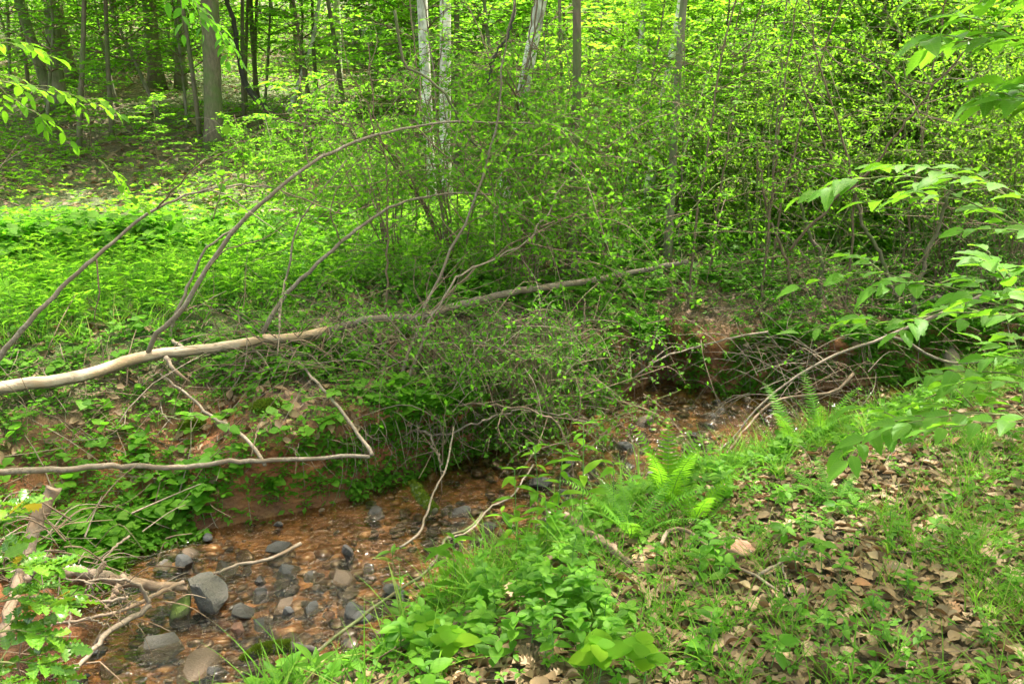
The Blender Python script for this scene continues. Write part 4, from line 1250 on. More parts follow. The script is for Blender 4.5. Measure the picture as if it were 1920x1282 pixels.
mb = MB(); mb.tube(pp[:29], rad[:29], 14, wob=.05); part('peeled_trunk', mb, M['peeled'], pole, base)['label'] = 'bare pale stretch of the trunk'
mb = MB(); mb.tube(pp[28:], rad[28:] * 1.06, 12, wob=.10); part('barked_trunk', mb, M['branch'], pole, base)['label'] = 'grey bark covered far end'
# bark still clinging to the underside of the bare stretch
mb = MB()
n_ = 29; tt = np.gradient(pp[:n_], axis=0); tt /= np.linalg.norm(tt, axis=1, keepdims=True)
u_ = np.cross(tt, (0, 0, 1)); u_ /= np.linalg.norm(u_, axis=1, keepdims=True); w_ = np.cross(u_, tt)
ang = np.linspace(-1, 1, 9)
edge = 1.15 + .35 * np.sin(np.arange(n_) * 1.7) * rng.random(n_)
V = []
for i in range(n_):
    for a in ang * edge[i] + math.pi * 1.5:
        V.append(pp[i] + rad[i] * (1.10 + .05 * rng.random()) * (math.cos(a) * u_[i] + math.sin(a) * w_[i]))
F = []
for i in range(n_ - 1):
    for j in range(8):
        a = i * 9 + j; F += [(a, a + 1, a + 10), (a, a + 10, a + 9)]
mb.add(V, F, .5)
part('bark', mb, M['branch'], pole, base)
# shredded fibres
mb = MB()
for k in range(70):
    i = rng.integers(1, 28); q = pp[i] - w_[i] * rad[i] * .9
    L = rng.uniform(.04, .2)
    d = unit(tt[i] * rng.choice([-1, 1]) * rng.random() + (0, 0, -.7) + rng.normal(0, .3, 3))
    mb.tube(spline([q, q + d * L * .6 + rng.normal(0, .01, 3), q + d * L + rng.normal(0, .03, 3)], 5), [.002, .0018, .0015, .001, .0006], 3, cap=False)
tag(part('bark_strips', mb, M['twig'], pole, base), kind='stuff')
limb('branch', [(275, 668, 4.5), (290, 630, 4.5), (340, 580, 4.52), (390, 500, 4.6), (440, 432, 4.65), (520, 355, 4.75), (600, 297, 4.9), (680, 262, 5.1), (780, 238, 5.3), (880, 228, 5.5), (1000, 232, 5.7)], 10, 2.5, 'branch', pole, base, 8, 40)
limb('branch', [(345, 655, 4.6), (320, 630, 4.9), (335, 575, 4.95), (360, 520, 5.0), (385, 470, 5.0), (440, 428, 5.05), (470, 400, 5.1)], 9, 3, 'twig_pale', pole, base, 6, 24)
limb('branch', [(490, 632, 4.88), (510, 590, 4.9), (540, 548, 5.0), (590, 500, 5.05), (640, 455, 5.1), (690, 415, 5.2), (760, 378, 5.35), (860, 362, 5.5), (920, 365, 5.6)], 9, 3, 'branch', pole, base, 7, 30)
limb('branch', [(524, 628, 4.95), (528, 560, 5.2), (545, 480, 5.25), (560, 420, 5.3), (610, 350, 5.4), (650, 300, 5.5)], 6, 2, 'twig_pale', pole, base, 5, 20)
limb('branch', [(310, 670, 4.5), (330, 695, 4.45), (360, 720, 4.58)], 11, 4, 'driftwood', pole, base, 6, 8)
for (a, b) in [([(380, 520, 4.6), (420, 470, 4.5), (490, 450, 4.4), (560, 400, 4.4)], 3), ([(520, 355, 4.75), (560, 370, 4.7), (640, 400, 4.7), (700, 380, 4.7)], 3), ([(640, 455, 5.1), (620, 400, 5.0), (640, 340, 5.0), (690, 280, 5.0)], 3), ([(700, 255, 5.15), (690, 200, 5.1), (650, 120, 5.0), (640, 40, 5.0)], 3),
               ([(580, 310, 4.9), (570, 240, 5.0), (600, 160, 5.1)], 2.5), ([(780, 238, 5.3), (860, 320, 5.3), (950, 420, 5.4), (960, 520, 5.5)], 3)]:
    limb('twig', a, b, 1.2, 'twig', pole, base, 4, 14)

# branch leaning in from the left edge
base = P(-20, 690, 4.0)
t = thing('leaning_branch', 'grey bare branch rising from the left edge and arching over the green flat', 'branch', base)
limb('stem', [(-40, 720, 3.95), (0, 668, 4.0), (50, 610, 4.05), (110, 545, 4.15), (180, 482, 4.25), (235, 432, 4.35), (290, 392, 4.4), (350, 366, 4.5), (430, 350, 4.6), (510, 352, 4.7)], 11, 2.5, 'branch', t, base, 8, 34)
limb('twig', [(295, 390, 4.4), (330, 350, 4.3), (380, 305, 4.2), (450, 275, 4.2)], 4, 1.5, 'twig', t, base, 4, 12)
limb('twig', [(390, 355, 4.5), (430, 370, 4.5), (500, 420, 4.5), (540, 450, 4.4)], 3, 1.2, 'twig_pale', t, base, 4, 12)
limb('twig', [(180, 482, 4.25), (185, 540, 4.2), (178, 600, 4.2)], 3.5, 2, 'twig', t, base, 4, 10)

# lower pole reaching out over the creek
base = P(0, 884, 3.3)
t = thing('dead_branch', 'slim grey branch reaching level across the left bank with a broken elbow', 'branch', base)
limb('stem', [(-120, 885, 3.15), (0, 884, 3.3), (130, 879, 3.4), (235, 872, 3.5), (330, 877, 3.55), (430, 866, 3.62), (560, 860, 3.7), (640, 857, 3.76), (694, 856, 3.8)], 14, 7, 'branch', t, base, 9, 40)
limb('stem', [(697, 853, 3.8), (672, 815, 3.95), (640, 770, 4.1), (600, 722, 4.3), (560, 680, 4.5)], 8, 5, 'twig_pale', t, base, 6, 16)
base = P(490, 850, 3.7)
t = thing('dead_branch', 'thin pale branch sloping down the bank onto the level grey branch', 'branch', base)
limb('stem', [(497, 872, 3.66), (470, 832, 3.8), (430, 800, 3.95), (385, 770, 4.1), (345, 735, 4.3), (300, 700, 4.5)], 8, 4, 'twig_pale', t, base, 6, 20)
base = P(560, 690, 4.6)
t = thing('dead_branch', 'pale bare stick crossing the bank below the trunk middle', 'branch', base)
limb('stem', [(545, 645, 4.85), (565, 700, 4.6), (620, 760, 4.4), (670, 810, 4.2)], 5, 3, 'twig_pale', t, base, 5, 14)

# sticks, stumps and driftwood: (label, name, cat, mat, w0, w1, pts)
sticks = [
 ('weathered broken trunk piece standing slanted at the left edge', 'broken_trunk', 'deadwood', 'driftwood', 26, 20, [(100, 915, 2.95), (78, 960, 2.9), (62, 1000, 2.85), (45, 1060, 2.75), (22, 1130, 2.6), (10, 1200, 2.5)]),
 ('short weathered prong leaning on the slanted trunk piece', 'stick', 'deadwood', 'driftwood', 14, 6, [(50, 1085, 2.66), (75, 1060, 2.7), (95, 1038, 2.75)]),
 ('low sodden log half in the water at the left shore', 'sunken_log', 'log', 'driftwood', 24, 14, [(110, 1068, 2.9), (160, 1075, 2.95), (230, 1088, 2.95), (290, 1097, 2.97), (350, 1100, 3.0)]),
 ('pointed grey splinter of wood on the left shore log', 'stick', 'deadwood', 'driftwood', 10, 4, [(198, 1055, 2.95), (180, 1080, 2.9), (160, 1112, 2.85)]),
 ('straight thin stick propped on the left shore log', 'stick', 'deadwood', 'twig_pale', 5, 3, [(242, 1005, 3.1), (200, 1040, 2.95), (165, 1105, 2.8)]),
 ('short flat splinter hanging over the left shore log', 'stick', 'deadwood', 'driftwood', 14, 7, [(232, 1078, 2.9), (218, 1105, 2.86), (198, 1140, 2.8)]),
 ('long grey stick lying from the largest boulder to the left shore', 'stick', 'deadwood', 'driftwood', 9, 5, [(345, 1090, 3.0), (290, 1115, 2.93), (240, 1140, 2.85), (160, 1160, 2.75), (100, 1170, 2.7)]),
 ('thin stick over the green mossy stick tips at left', 'stick', 'deadwood', 'twig_pale', 6, 4, [(240, 1118, 2.85), (180, 1128, 2.8), (110, 1122, 2.75), (40, 1118, 2.7)]),
 ('narrow floating branch above the smooth blue grey rock', 'stick', 'deadwood', 'driftwood', 5, 7, [(400, 1075, 3.08), (450, 1058, 3.14), (510, 1045, 3.18), (564, 1018, 3.3)]),
 ('long dark stick lying diagonally through the lower creek', 'stick', 'deadwood', 'bark_brown', 8, 5, [(520, 1278, 2.55), (570, 1240, 2.62), (620, 1200, 2.72), (680, 1155, 2.85), (740, 1110, 3.0), (790, 1080, 3.1), (815, 1050, 3.2), (838, 1006, 3.35), (880, 990, 3.45), (905, 960, 3.6)]),
 ('thin bare stick reaching from the sand to the jewel weeds', 'stick', 'deadwood', 'twig_pale', 4, 3, [(838, 1008, 3.34), (880, 995, 3.42), (920, 950, 3.6), (960, 930, 3.7), (1000, 870, 3.9)]),
 ('bare grey vine curving down to the creek middle', 'stick', 'deadwood', 'branch', 5, 3, [(750, 1026, 3.3), (785, 1000, 3.4), (800, 960, 3.55), (815, 920, 3.7), (838, 870, 3.9), (850, 800, 4.1)]),
 ('split grey stump stick with a cracked end on the near bank', 'stump_stick', 'deadwood', 'driftwood', 17, 10, [(1062, 968, 3.45), (1085, 988, 3.42), (1120, 1010, 3.38), (1150, 1030, 3.34), (1185, 1055, 3.28)]),
 ('curved twig with a fork lying on the near leaf litter', 'stick', 'deadwood', 'driftwood', 8, 5, [(1238, 1020, 3.36), (1258, 993, 3.4), (1290, 995, 3.38), (1330, 1025, 3.3), (1370, 1055, 3.2), (1418, 1080, 3.15), (1460, 1108, 3.08)]),
 ('right prong of dry wood pointing up from the forked twig', 'stick', 'deadwood', 'twig_pale', 7, 4, [(1420, 1078, 3.14), (1460, 1055, 3.18), (1508, 1024, 3.24)]),
 ('short upright dry twig beside the forked twig prong', 'stick', 'deadwood', 'twig_pale', 4, 3, [(1482, 1112, 3.05), (1470, 1070, 3.08), (1460, 1030, 3.12)]),
 ('thin stick arching behind the rotten pink wood chunk', 'stick', 'deadwood', 'driftwood', 6, 4, [(1330, 1010, 3.4), (1380, 1008, 3.4), (1410, 1035, 3.3)]),
 ('weathered upright snag leaning against the far right bank', 'snag', 'stump', 'driftwood', 24, 30, [(1752, 560, 6.7), (1765, 600, 6.65), (1775, 650, 6.55), (1795, 705, 6.45)]),
 ('long bare pole leaning up to the right over the far pool', 'leaning_pole', 'branch', 'twig_pale', 3, 7, [(1330, 858, 4.7), (1380, 815, 4.7), (1420, 765, 4.75), (1480, 715, 4.8), (1560, 668, 4.85), (1640, 640, 4.9), (1700, 615, 4.9), (1770, 585, 4.8), (1850, 550, 4.7)]),
 ('second bare pole crossing low at the creek bend', 'leaning_pole', 'branch', 'twig', 3, 6, [(1340, 885, 4.4), (1400, 800, 4.6), (1460, 750, 4.8), (1560, 735, 4.9), (1600, 700, 5.0)]),
 ('thin pale stick jutting over the reddish notch', 'stick', 'branch', 'twig_pale', 3, 4, [(1190, 706, 5.3), (1240, 672, 5.35), (1290, 655, 5.4), (1380, 632, 5.4), (1440, 622, 5.4)]),
 ('grey crooked branch between the long pole and the snag', 'stick', 'branch', 'branch', 5, 6, [(1660, 628, 5.2), (1700, 640, 5.3), (1740, 665, 5.4), (1790, 680, 5.5), (1880, 675, 5.6)]),
 ('broken dark stub poking out of the bank thicket', 'stick', 'deadwood', 'bark_brown', 10, 6, [(675, 580, 5.4), (690, 608, 5.4), (715, 640, 5.3), (725, 665, 5.25)]),
]
for (lab, name, cat, mat, w0, w1, pts) in sticks:
    q = P(*pts[0])
    n = 24; pp = spline([PG(*a, lift=.04 + pxw(w0, P(*a)) / 2) for a in pts], n, .002)
    mb = MB(); mb.tube(pp, np.linspace(pxw(w0, pp[0]) / 2, pxw(w1, pp[-1]) / 2, n), 8, wob=.22)
    if name in ('broken_trunk', 'stump_stick', 'snag', 'sunken_log'):
        mb.v[0] += rng.normal(0, .004, mb.v[0].shape).astype(np.float32)
    mb.v = [v - q.astype(np.float32) for v in mb.v]
    o = link(name, mb.mesh(name, M[mat])); o.location = q
    tag(o, lab, cat)
# the forked driftwood branch of the lower left
base = P(275, 1138, 2.85)
t = thing('forked_branch', 'pale forked driftwood branch reaching from the boulder down to the bottom left', 'deadwood', base)
for k, (pts, w0, w1) in enumerate([([(282, 1132, 2.86), (262, 1150, 2.82), (230, 1168, 2.76), (205, 1182, 2.7), (180, 1212, 2.62), (140, 1255, 2.5)], 12, 8), ([(205, 1182, 2.7), (182, 1200, 2.68), (170, 1216, 2.66), (140, 1217, 2.66)], 8, 3),
                               ([(280, 1130, 2.86), (262, 1098, 2.84), (225, 1085, 2.8), (160, 1090, 2.75)], 9, 3), ([(207, 1176, 2.71), (180, 1164, 2.7), (158, 1157, 2.7)], 4, 2), ([(190, 1195, 2.66), (186, 1215, 2.66), (184, 1232, 2.66)], 4, 2),
                               ([(160, 1122, 2.7), (175, 1110, 2.7), (165, 1090, 2.7), (120, 1085, 2.7)], 5, 3), ([(135, 1140, 2.65), (128, 1180, 2.6), (132, 1208, 2.6)], 4, 3), ([(240, 1135, 2.8), (248, 1128, 2.8), (262, 1128, 2.82)], 3, 2)]):
    limb('prong' if k else 'stem', pts, w0, w1, 'twig_pale', t, base, 6, 16, .003, .2)
# logs with moss
def moss_body(name, pts, w0, w1, wm, mat, label, cat='log', mossfrom=0, mossto=1.0):
    pp = spline([P(*a) for a in pts], 22, .002)
    base = pp[0]
    t = thing(name, label, cat, base)
    n = 22; s = np.linspace(0, 1, n)
    rad = np.interp(s, [0, .2, .6, 1], [w0 * .4, wm, wm, w1]) * pxw(1, pp[0]) / 2
    mb = MB(); mb.tube(pp, rad, 10, wob=.15); part('wood', mb, M[mat], t, base)
    mb = MB()
    k = 2600; i = rng.integers(int(mossfrom * n), max(int(mossto * n) - 1, 1), k); a = rng.normal(math.pi / 2, .85, k)
    tg = np.gradient(pp, axis=0); tg /= np.linalg.norm(tg, axis=1, keepdims=True); u = np.cross(tg, (0, 0, 1)); u /= np.linalg.norm(u, axis=1, keepdims=True); w = np.cross(u, tg)
    f = rng.random((k, 1))
    nn = np.cos(a)[:, None] * u[i] + np.sin(a)[:, None] * w[i]
    q = pp[i] * (1 - f) + pp[i + 1] * f + nn * rad[i][:, None] * .95
    mb.scatter(NEEDLE_W, q, nn + rng.normal(0, .45, (k, 3)), rng.normal(0, 1, (k, 3)), rng.uniform(.008, .018, k))
    mo = part('moss', mb, M['moss'], t, base)
    return t
NEEDLE_W = leaf_tpl(1, .16, 0, 0, prof=lambda t: 1 if t == 0 else 0)
moss_body('mossy_log', [(452, 1238, 2.58), (480, 1224, 2.62), (520, 1214, 2.66), (560, 1214, 2.67), (592, 1218, 2.67)], 14, 12, 22, 'bark_dark', 'small moss covered log lying in the creek near the bottom', mossto=.72)
moss_body('mossy_stick', [(772, 903, 3.95), (785, 925, 3.88), (798, 942, 3.8), (815, 958, 3.72)], 18, 14, 20, 'bark_brown', 'short mossy stick leaning from the bank into the shallow sand')
# moss on the tilted rock and small cushions
mb = MB()
for (px, py, s, Y) in [(310, 640, .0, 0)]:
    pass
def moss_clump(px, py, r, label, Y=None):
    g = G(px, py)
    k = 2200; d = rng.normal(0, 1, (k, 3)); d /= np.linalg.norm(d, axis=1, keepdims=True); d[:, 2] = abs(d[:, 2])
    sc_ = r * (1 + .25 * fbm(d[:, 0] * 2 + px, d[:, 1] * 2))
    mb = MB(); mb.scatter(NEEDLE_W, d * sc_[:, None] * (1, .7, .5), d + rng.normal(0, .5, (k, 3)), rng.normal(0, 1, (k, 3)), rng.uniform(.012, .028, k))
    v, f = I2; mb.add(v * (r, r * .7, r * .48), f, .1)
    o = link('moss_cushion', mb.mesh('moss_cushion', M['moss'])); o.location = g
    tag(o, label, 'moss')
LG = [G(a, b, .08) for a, b in [(330, 418), (400, 412), (480, 403), (560, 396), (640, 386), (720, 382), (765, 378)]]
mb = MB(); pp_ = spline(LG, 26, .004); mb.tube(pp_, np.linspace(pxw(19, pp_[0]) / 2, pxw(13, pp_[-1]) / 2, 26), 12, wob=.10)
mb.v = [v - LG[0].astype(np.float32) for v in mb.v]
o = link('fallen_log', mb.mesh('fallen_log', M['driftwood'])); o.location = LG[0]
tag(o, 'pale fallen log lying level at the back of the green flat', 'log')
moss_clump(1290, 628, .16, 'thick mossy cushion on the right lip of the reddish notch')
moss_clump(505, 768, .09, 'small olive moss cushion on the far bank left of the tangle')
moss_clump(362, 800, .06, 'moss pad over the dark hollow in the left bank')

# the rotten pink wood chunk
v, f = I4; v = v.copy(); v *= (1 + .28 * fbm(v[:, 0] * 1.8 + 5, v[:, 1] * 1.8 + v[:, 2] * 2, 4))[:, None]
mb = MB(); mb.add(v * (.06, .05, .045), f, .5)
o = link('rotten_wood', mb.mesh('rotten_wood', M['pinkwood'])); o.location = G(1385, 1032, .03)
tag(o, 'chunk of pinkish rotten wood lying in the leaf litter', 'rotten wood')

# ------------------------------------------------------------------ central tangle: arching stems and hanging vines
arch = [
 ('stout twin stem rising right out of the bank tangle', [(752, 830, 4.55), (742, 760, 4.6), (760, 680, 4.7), (790, 600, 4.85), (822, 520, 5.0), (860, 440, 5.1), (900, 350, 5.2), (930, 240, 5.3), (945, 120, 5.3), (965, 0, 5.3)], 8, 3, 'branch'),
 ('grey stem arching right from the bank tangle', [(748, 830, 4.5), (752, 740, 4.6), (790, 650, 4.8), (815, 580, 5.0), (870, 520, 5.2), (940, 470, 5.4), (1010, 430, 5.6), (1100, 400, 5.8), (1200, 390, 6.0)], 6, 2.5, 'twig'),
 ('slender stem leaning right above the tangle', [(744, 800, 4.5), (770, 700, 4.6), (830, 560, 4.8), (890, 500, 5.0), (990, 450, 5.2), (1060, 340, 5.4)], 6, 2, 'twig_pale'),
 ('thin dark stem standing at the left of the tangle', [(722, 590, 5.3), (726, 500, 5.3), (728, 400, 5.3), (722, 300, 5.3), (700, 200, 5.3), (690, 80, 5.3)], 5, 2, 'twig'),
 ('long bramble cane bowing down over the water', [(790, 770, 4.5), (850, 758, 4.4), (950, 762, 4.3), (1040, 790, 4.2), (1070, 870, 4.1), (1075, 940, 4.05)], 5, 2, 'twig'),
 ('pale cane running level across the lower tangle', [(755, 800, 4.5), (830, 815, 4.4), (900, 790, 4.4), (990, 770, 4.4), (1100, 790, 4.4)], 5, 2, 'twig_pale'),
 ('crooked grey root branch hanging at the water edge', [(756, 800, 4.45), (800, 812, 4.3), (820, 850, 4.2), (830, 885, 4.1)], 7, 3, 'twig_pale'),
 ('cane hanging straight before the dark hollow', [(1095, 560, 5.2), (1098, 650, 5.0), (1090, 740, 4.9), (1062, 830, 4.8)], 4, 2, 'twig'),
 ('dark liana crossing the white trunks', [(740, 20, 6.0), (760, 120, 6.0), (830, 170, 6.0), (880, 260, 6.1), (950, 330, 6.2), (990, 420, 6.2), (1010, 520, 6.1)], 6, 3, 'bark_brown'),
 ('dark vine looping left of the leaning white trunk', [(968, -10, 6.5), (955, 60, 6.5), (925, 110, 6.5), (915, 160, 6.5)], 6, 3, 'bark_dark'),
 ('vine hanging beside the leaning white trunk', [(1010, -10, 7.0), (1000, 80, 7.0), (985, 160, 7.0), (970, 260, 7.0), (955, 380, 6.8)], 4, 2, 'twig'),
 ('second vine hanging by the leaning white trunk', [(1000, -10, 7.2), (992, 90, 7.2), (975, 200, 7.0), (962, 320, 6.9)], 3, 2, 'twig'),
 ('long arching cane over the right thicket', [(1560, 300, 6.3), (1500, 130, 6.3), (1570, 90, 6.3), (1640, 120, 6.2), (1700, 180, 6.1), (1760, 240, 6.0)], 4, 2, 'twig'),
 ('straight dark stem slanting up through the right thicket', [(1480, 470, 6.0), (1560, 380, 5.8), (1640, 310, 5.6), (1720, 200, 5.4), (1815, 90, 5.2)], 6, 3, 'twig'),
 ('forked grey stem at the right thicket foot', [(1535, 560, 6.4), (1540, 490, 6.4), (1510, 420, 6.4), (1490, 330, 6.4)], 10, 4, 'bark_brown'),
 ('slanting stem at the far right thicket foot', [(1710, 600, 6.2), (1725, 520, 6.2), (1760, 420, 6.2), (1790, 330, 6.1)], 10, 5, 'bark_brown'),
 ('stem leaning left at the far right thicket foot', [(1680, 560, 6.3), (1655, 490, 6.3), (1615, 410, 6.3), (1590, 330, 6.3)], 9, 4, 'bark_brown'),
 ('stem leaning left in the middle of the right thicket foot', [(1490, 560, 6.3), (1470, 480, 6.3), (1440, 400, 6.3), (1420, 300, 6.3)], 7, 3, 'twig'),
]
for (lab, pts, w0, w1, mat) in arch:
    base = P(*pts[0])
    t = thing('arching_stem', lab, 'vine', base)
    o, pp = limb('stem', pts, w0, w1, mat, t, base, 6, 30, .008)
    mb = MB()
    for k in range(9):
        i = rng.integers(6, 28); L = rng.uniform(.15, .6)
        d = unit(pp[min(i + 1, 29)] - pp[i] + rng.normal(0, .03, 3)); d = unit(d + rng.normal(0, .55, 3))
        e2 = pp[i] + d * L + (0, 0, -.1 * L)
        mb.tube(spline([pp[i], (pp[i] + e2) / 2 + rng.normal(0, .03, 3), e2], 6), np.linspace(.004, .0012, 6), 4, cap=False)
    tag(part('twigs', mb, M['twig'], t, base), kind='stuff')

# thin upright canes that climb out of the thicket to the tree tops
for k in range(16):
    x_ = random.uniform(-1.4, 3.4); y_ = random.uniform(6.2, 8.6)
    z_ = float(land(np.array([x_]), np.array([y_]))[0]); b_ = np.array([x_, y_, z_])
    t = thing('upright_cane', 'thin upright cane with sparse leaves climbing out of the thicket', 'cane', b_, 'thin upright canes in the thicket')
    H_ = random.uniform(2.8, 4.2); lx = random.gauss(.1, .35)
    pp = spline([b_ - (0, 0, .05), b_ + (lx * .2, 0, H_ * .3), b_ + (lx * .7 + random.gauss(0, .1), .1, H_ * .65), b_ + (lx * 1.6, random.gauss(0, .3), H_)], 26, .007)
    mb = MB(); mb.tube(pp, np.linspace(.011, .003, 26), 6, wob=.1); part('stem', mb, M['twig' if k % 3 else 'branch'], t, b_)
    mb = MB()
    for j in range(13):
        i = rng.integers(5, 26); a_ = rng.random() * 6.28
        spray(mb, pp[i], (math.cos(a_), math.sin(a_), .35), rng.uniform(.25, .6), rng, .05, L3, 4, 5)
    tag(part('leafy_twigs', mb, [M['leaf_bright'], M['twig']], t, b_), kind='stuff')

# bramble mass draped over the bank: one tangle nobody could count
def tangle(n, cx, sx, py0, py1, Y0, Y1, L0, L1, mats, name, label, rad=.003, leafn=0, leafs=.03, lm='leaf_dark', sag=.35):
    mb = MB(); fb = []
    for k in range(n):
        px = random.gauss(cx, sx); py = random.uniform(py0, py1); Y = random.uniform(Y0, Y1)
        q = P(px, py, Y)
        gz = float(land(np.array([q[0]]), np.array([q[1]]))[0])
        if q[2] < gz + .02: q[2] = gz + random.uniform(.02, .25)
        a = random.random() * 6.28; L = random.uniform(L0, L1)
        d = np.array([math.cos(a), .6 * math.sin(a), random.uniform(-.5, .7)]); d = unit(d)
        c = [q, q + d * L * .5 + (0, 0, .1 * L) + rng.normal(0, .06, 3) * L, q + d * L + (0, 0, -sag * L * random.random()) + rng.normal(0, .08, 3) * L]
        pp = spline(c, 9)
        mb.tube(pp, np.linspace(1.2, .4, 9) * rad * random.uniform(.5, 1.5), 3, random.choice([0, 0, 1, 2]), None, cap=False)
        for i in range(leafn):
            fb.append(pp[rng.integers(1, 9)] + rng.normal(0, .012, 3))
    if fb:
        fb = np.array(fb); mb.scatter(L2, fb, rng.normal(0, 1, (len(fb), 3)), rng.normal(0, .5, (len(fb), 3)) + (0, 0, 1), leafs * rng.uniform(.5, 1.3, len(fb)), None, 3)
    return stuff(name, mb, [M[m] for m in mats] + [M[lm]], label, 'tangle')
tangle(520, 900, 160, 600, 860, 4.25, 5.2, .25, .65, ['twig', 'twig_pale', 'twig_green'], 'bramble_tangle', 'dense tangle of brown canes and twigs draped over the far bank', .0026, 13, .034, 'leaf_herb')
tangle(210, 960, 170, 260, 540, 5.2, 6.3, .4, 1.2, ['twig', 'twig_green', 'twig'], 'bramble_tangle', 'airy maze of thin canes rising above the tangle', .0024, 34, .042, 'leaf_mid')
tangle(260, 1560, 190, 490, 690, 5.8, 6.8, .3, .9, ['twig', 'twig_green', 'twig'], 'brush_pile', 'dry brown brush along the right bank top', .0026, 10, .034, 'leaf_herb')
tangle(80, 1490, 60, 650, 790, 4.9, 5.6, .25, .7, ['twig_pale', 'twig_pale', 'twig'], 'dead_twigs', 'pale dead twigs fanning over the far pool', .0026)
tangle(200, 1650, 200, 90, 500, 6.0, 7.8, .4, 1.5, ['twig', 'twig_pale', 'twig_green'], 'brush_pile', 'fine brown twig maze filling the right thicket', .0022, 24, .04, 'leaf_bright')
tangle(110, 560, 120, 620, 800, 4.4, 4.9, .2, .7, ['twig', 'twig_pale', 'twig'], 'dead_twigs', 'dry twigs matted beneath the fallen trunk', .0026)
tangle(90, 100, 90, 950, 1180, 2.7, 3.0, .12, .35, ['twig', 'twig_pale', 'driftwood'], 'driftwood_sticks', 'small driftwood sticks heaped at the left shore', .003)
tangle(110, 620, 120, 200, 620, 5.4, 6.4, .3, 1.0, ['twig', 'twig_pale', 'twig_green'], 'bramble_tangle', 'sparse thin shoots above the fallen trunk', .002, 7, .042, 'leaf_bright')
# hanging straws under the centre tangle
mb = MB()
for k in range(620):
    px = random.gauss(965, 60) if k % 2 else random.gauss(880, 110); Y = random.uniform(4.5, 5.1); q = P(px, random.uniform(590, 700), Y); L = random.uniform(.2, .6)
    mb.tube(spline([q, q + (random.gauss(0, .02), 0, -L * .5), q + (random.gauss(0, .05), random.gauss(0, .03), -L)], 6), np.linspace(.002, .0008, 6), 3, 0 if k % 3 else 1, None, cap=False)
stuff('hanging_stems', mb, [M['twig'], M['twig_green']], 'curtain of thin dead stems hanging over the far bank', 'dead stems')

# ------------------------------------------------------------------ ferns
def frond_mesh(seed, pin, narrow, mat):
    r = np.random.default_rng(seed)
    mb = MB()
    pts = spline([(0, 0, 0), (0, .10, .28), (0, .26, .62), (0, .50, .92), (0, .66, 1.0)], 24)
    mb.tube(pts, np.linspace(.008, .002, 24), 3, 1, .4, cap=False)
    P_, D_, S_, N_ = [], [], [], []
    for i in range(pin):
        t = .16 + .84 * i / pin; k = t * 23; a = int(k); q = pts[a] * (1 - k + a) + pts[min(a + 1, 23)] * (k - a)
        tg = unit(pts[min(a + 1, 23)] - pts[a] + 1e-6)
        w = narrow * (math.sin(math.pi * min(1, (t - .02) ** .55)) ** .7 + .02)
        for s in (-1, 1):
            P_.append(q); D_.append(np.array([s, 0, 0]) + tg * .25 + r.normal(0, .04, 3)); S_.append(w * r.uniform(.9, 1.1)); N_.append(np.cross(tg, (1, 0, 0)) * -1 + r.normal(0, .1, 3))
    nt = leaf_tpl(5, .13, .05, .12, prof=lambda t: (1 - t) ** .6 * (1 if round(t * 5) % 2 else .8) if t < 1 else 0)
    mb.scatter(nt, P_, D_, N_, np.array(S_), None, 0)
    return mb.mesh('frond', [M[mat], M['stem']])
FR = [frond_mesh(3, 26, .15, 'leaf_beech'), frond_mesh(4, 28, .13, 'leaf_beech'), frond_mesh(5, 22, .19, 'leaf_bright')]
for (px, py, n, s, kind, lab, tilt) in [(1185, 1010, 8, .34, 0, 'dark green fern fanning beside the split stump stick', .75), (1250, 960, 5, .36, 2, 'tall bright yellow green fern at the near water edge', .22), (1300, 985, 4, .26, 2, 'small light fern between the bright fern and the grass', .5),
                                 (1535, 835, 5, .40, 1, 'feathery fern standing before the far pool', .35), (1560, 950, 7, .24, 0, 'low spreading fern on the near bank under the leafy branch', .9), (1490, 850, 3, .38, 1, 'leaning fern fronds left of the feathery fern', .6)]:
    g = G(px, py)
    t = thing('fern', lab, 'fern', g)
    for k in range(n):
        o = link('frond', FR[kind if kind == 2 else k % 2], t)
        o.rotation_euler = (-tilt * random.uniform(.3, 1.2) if False else random.uniform(-.1, .1) - 0 * tilt, 0, 0)
        a = 6.28 * k / n + random.uniform(-.3, .3)
        o.rotation_euler = (-(tilt - .3) * random.uniform(.7, 1.2), 0, a)
        sc_ = s * random.uniform(.8, 1.1); o.scale = (sc_, sc_, sc_)

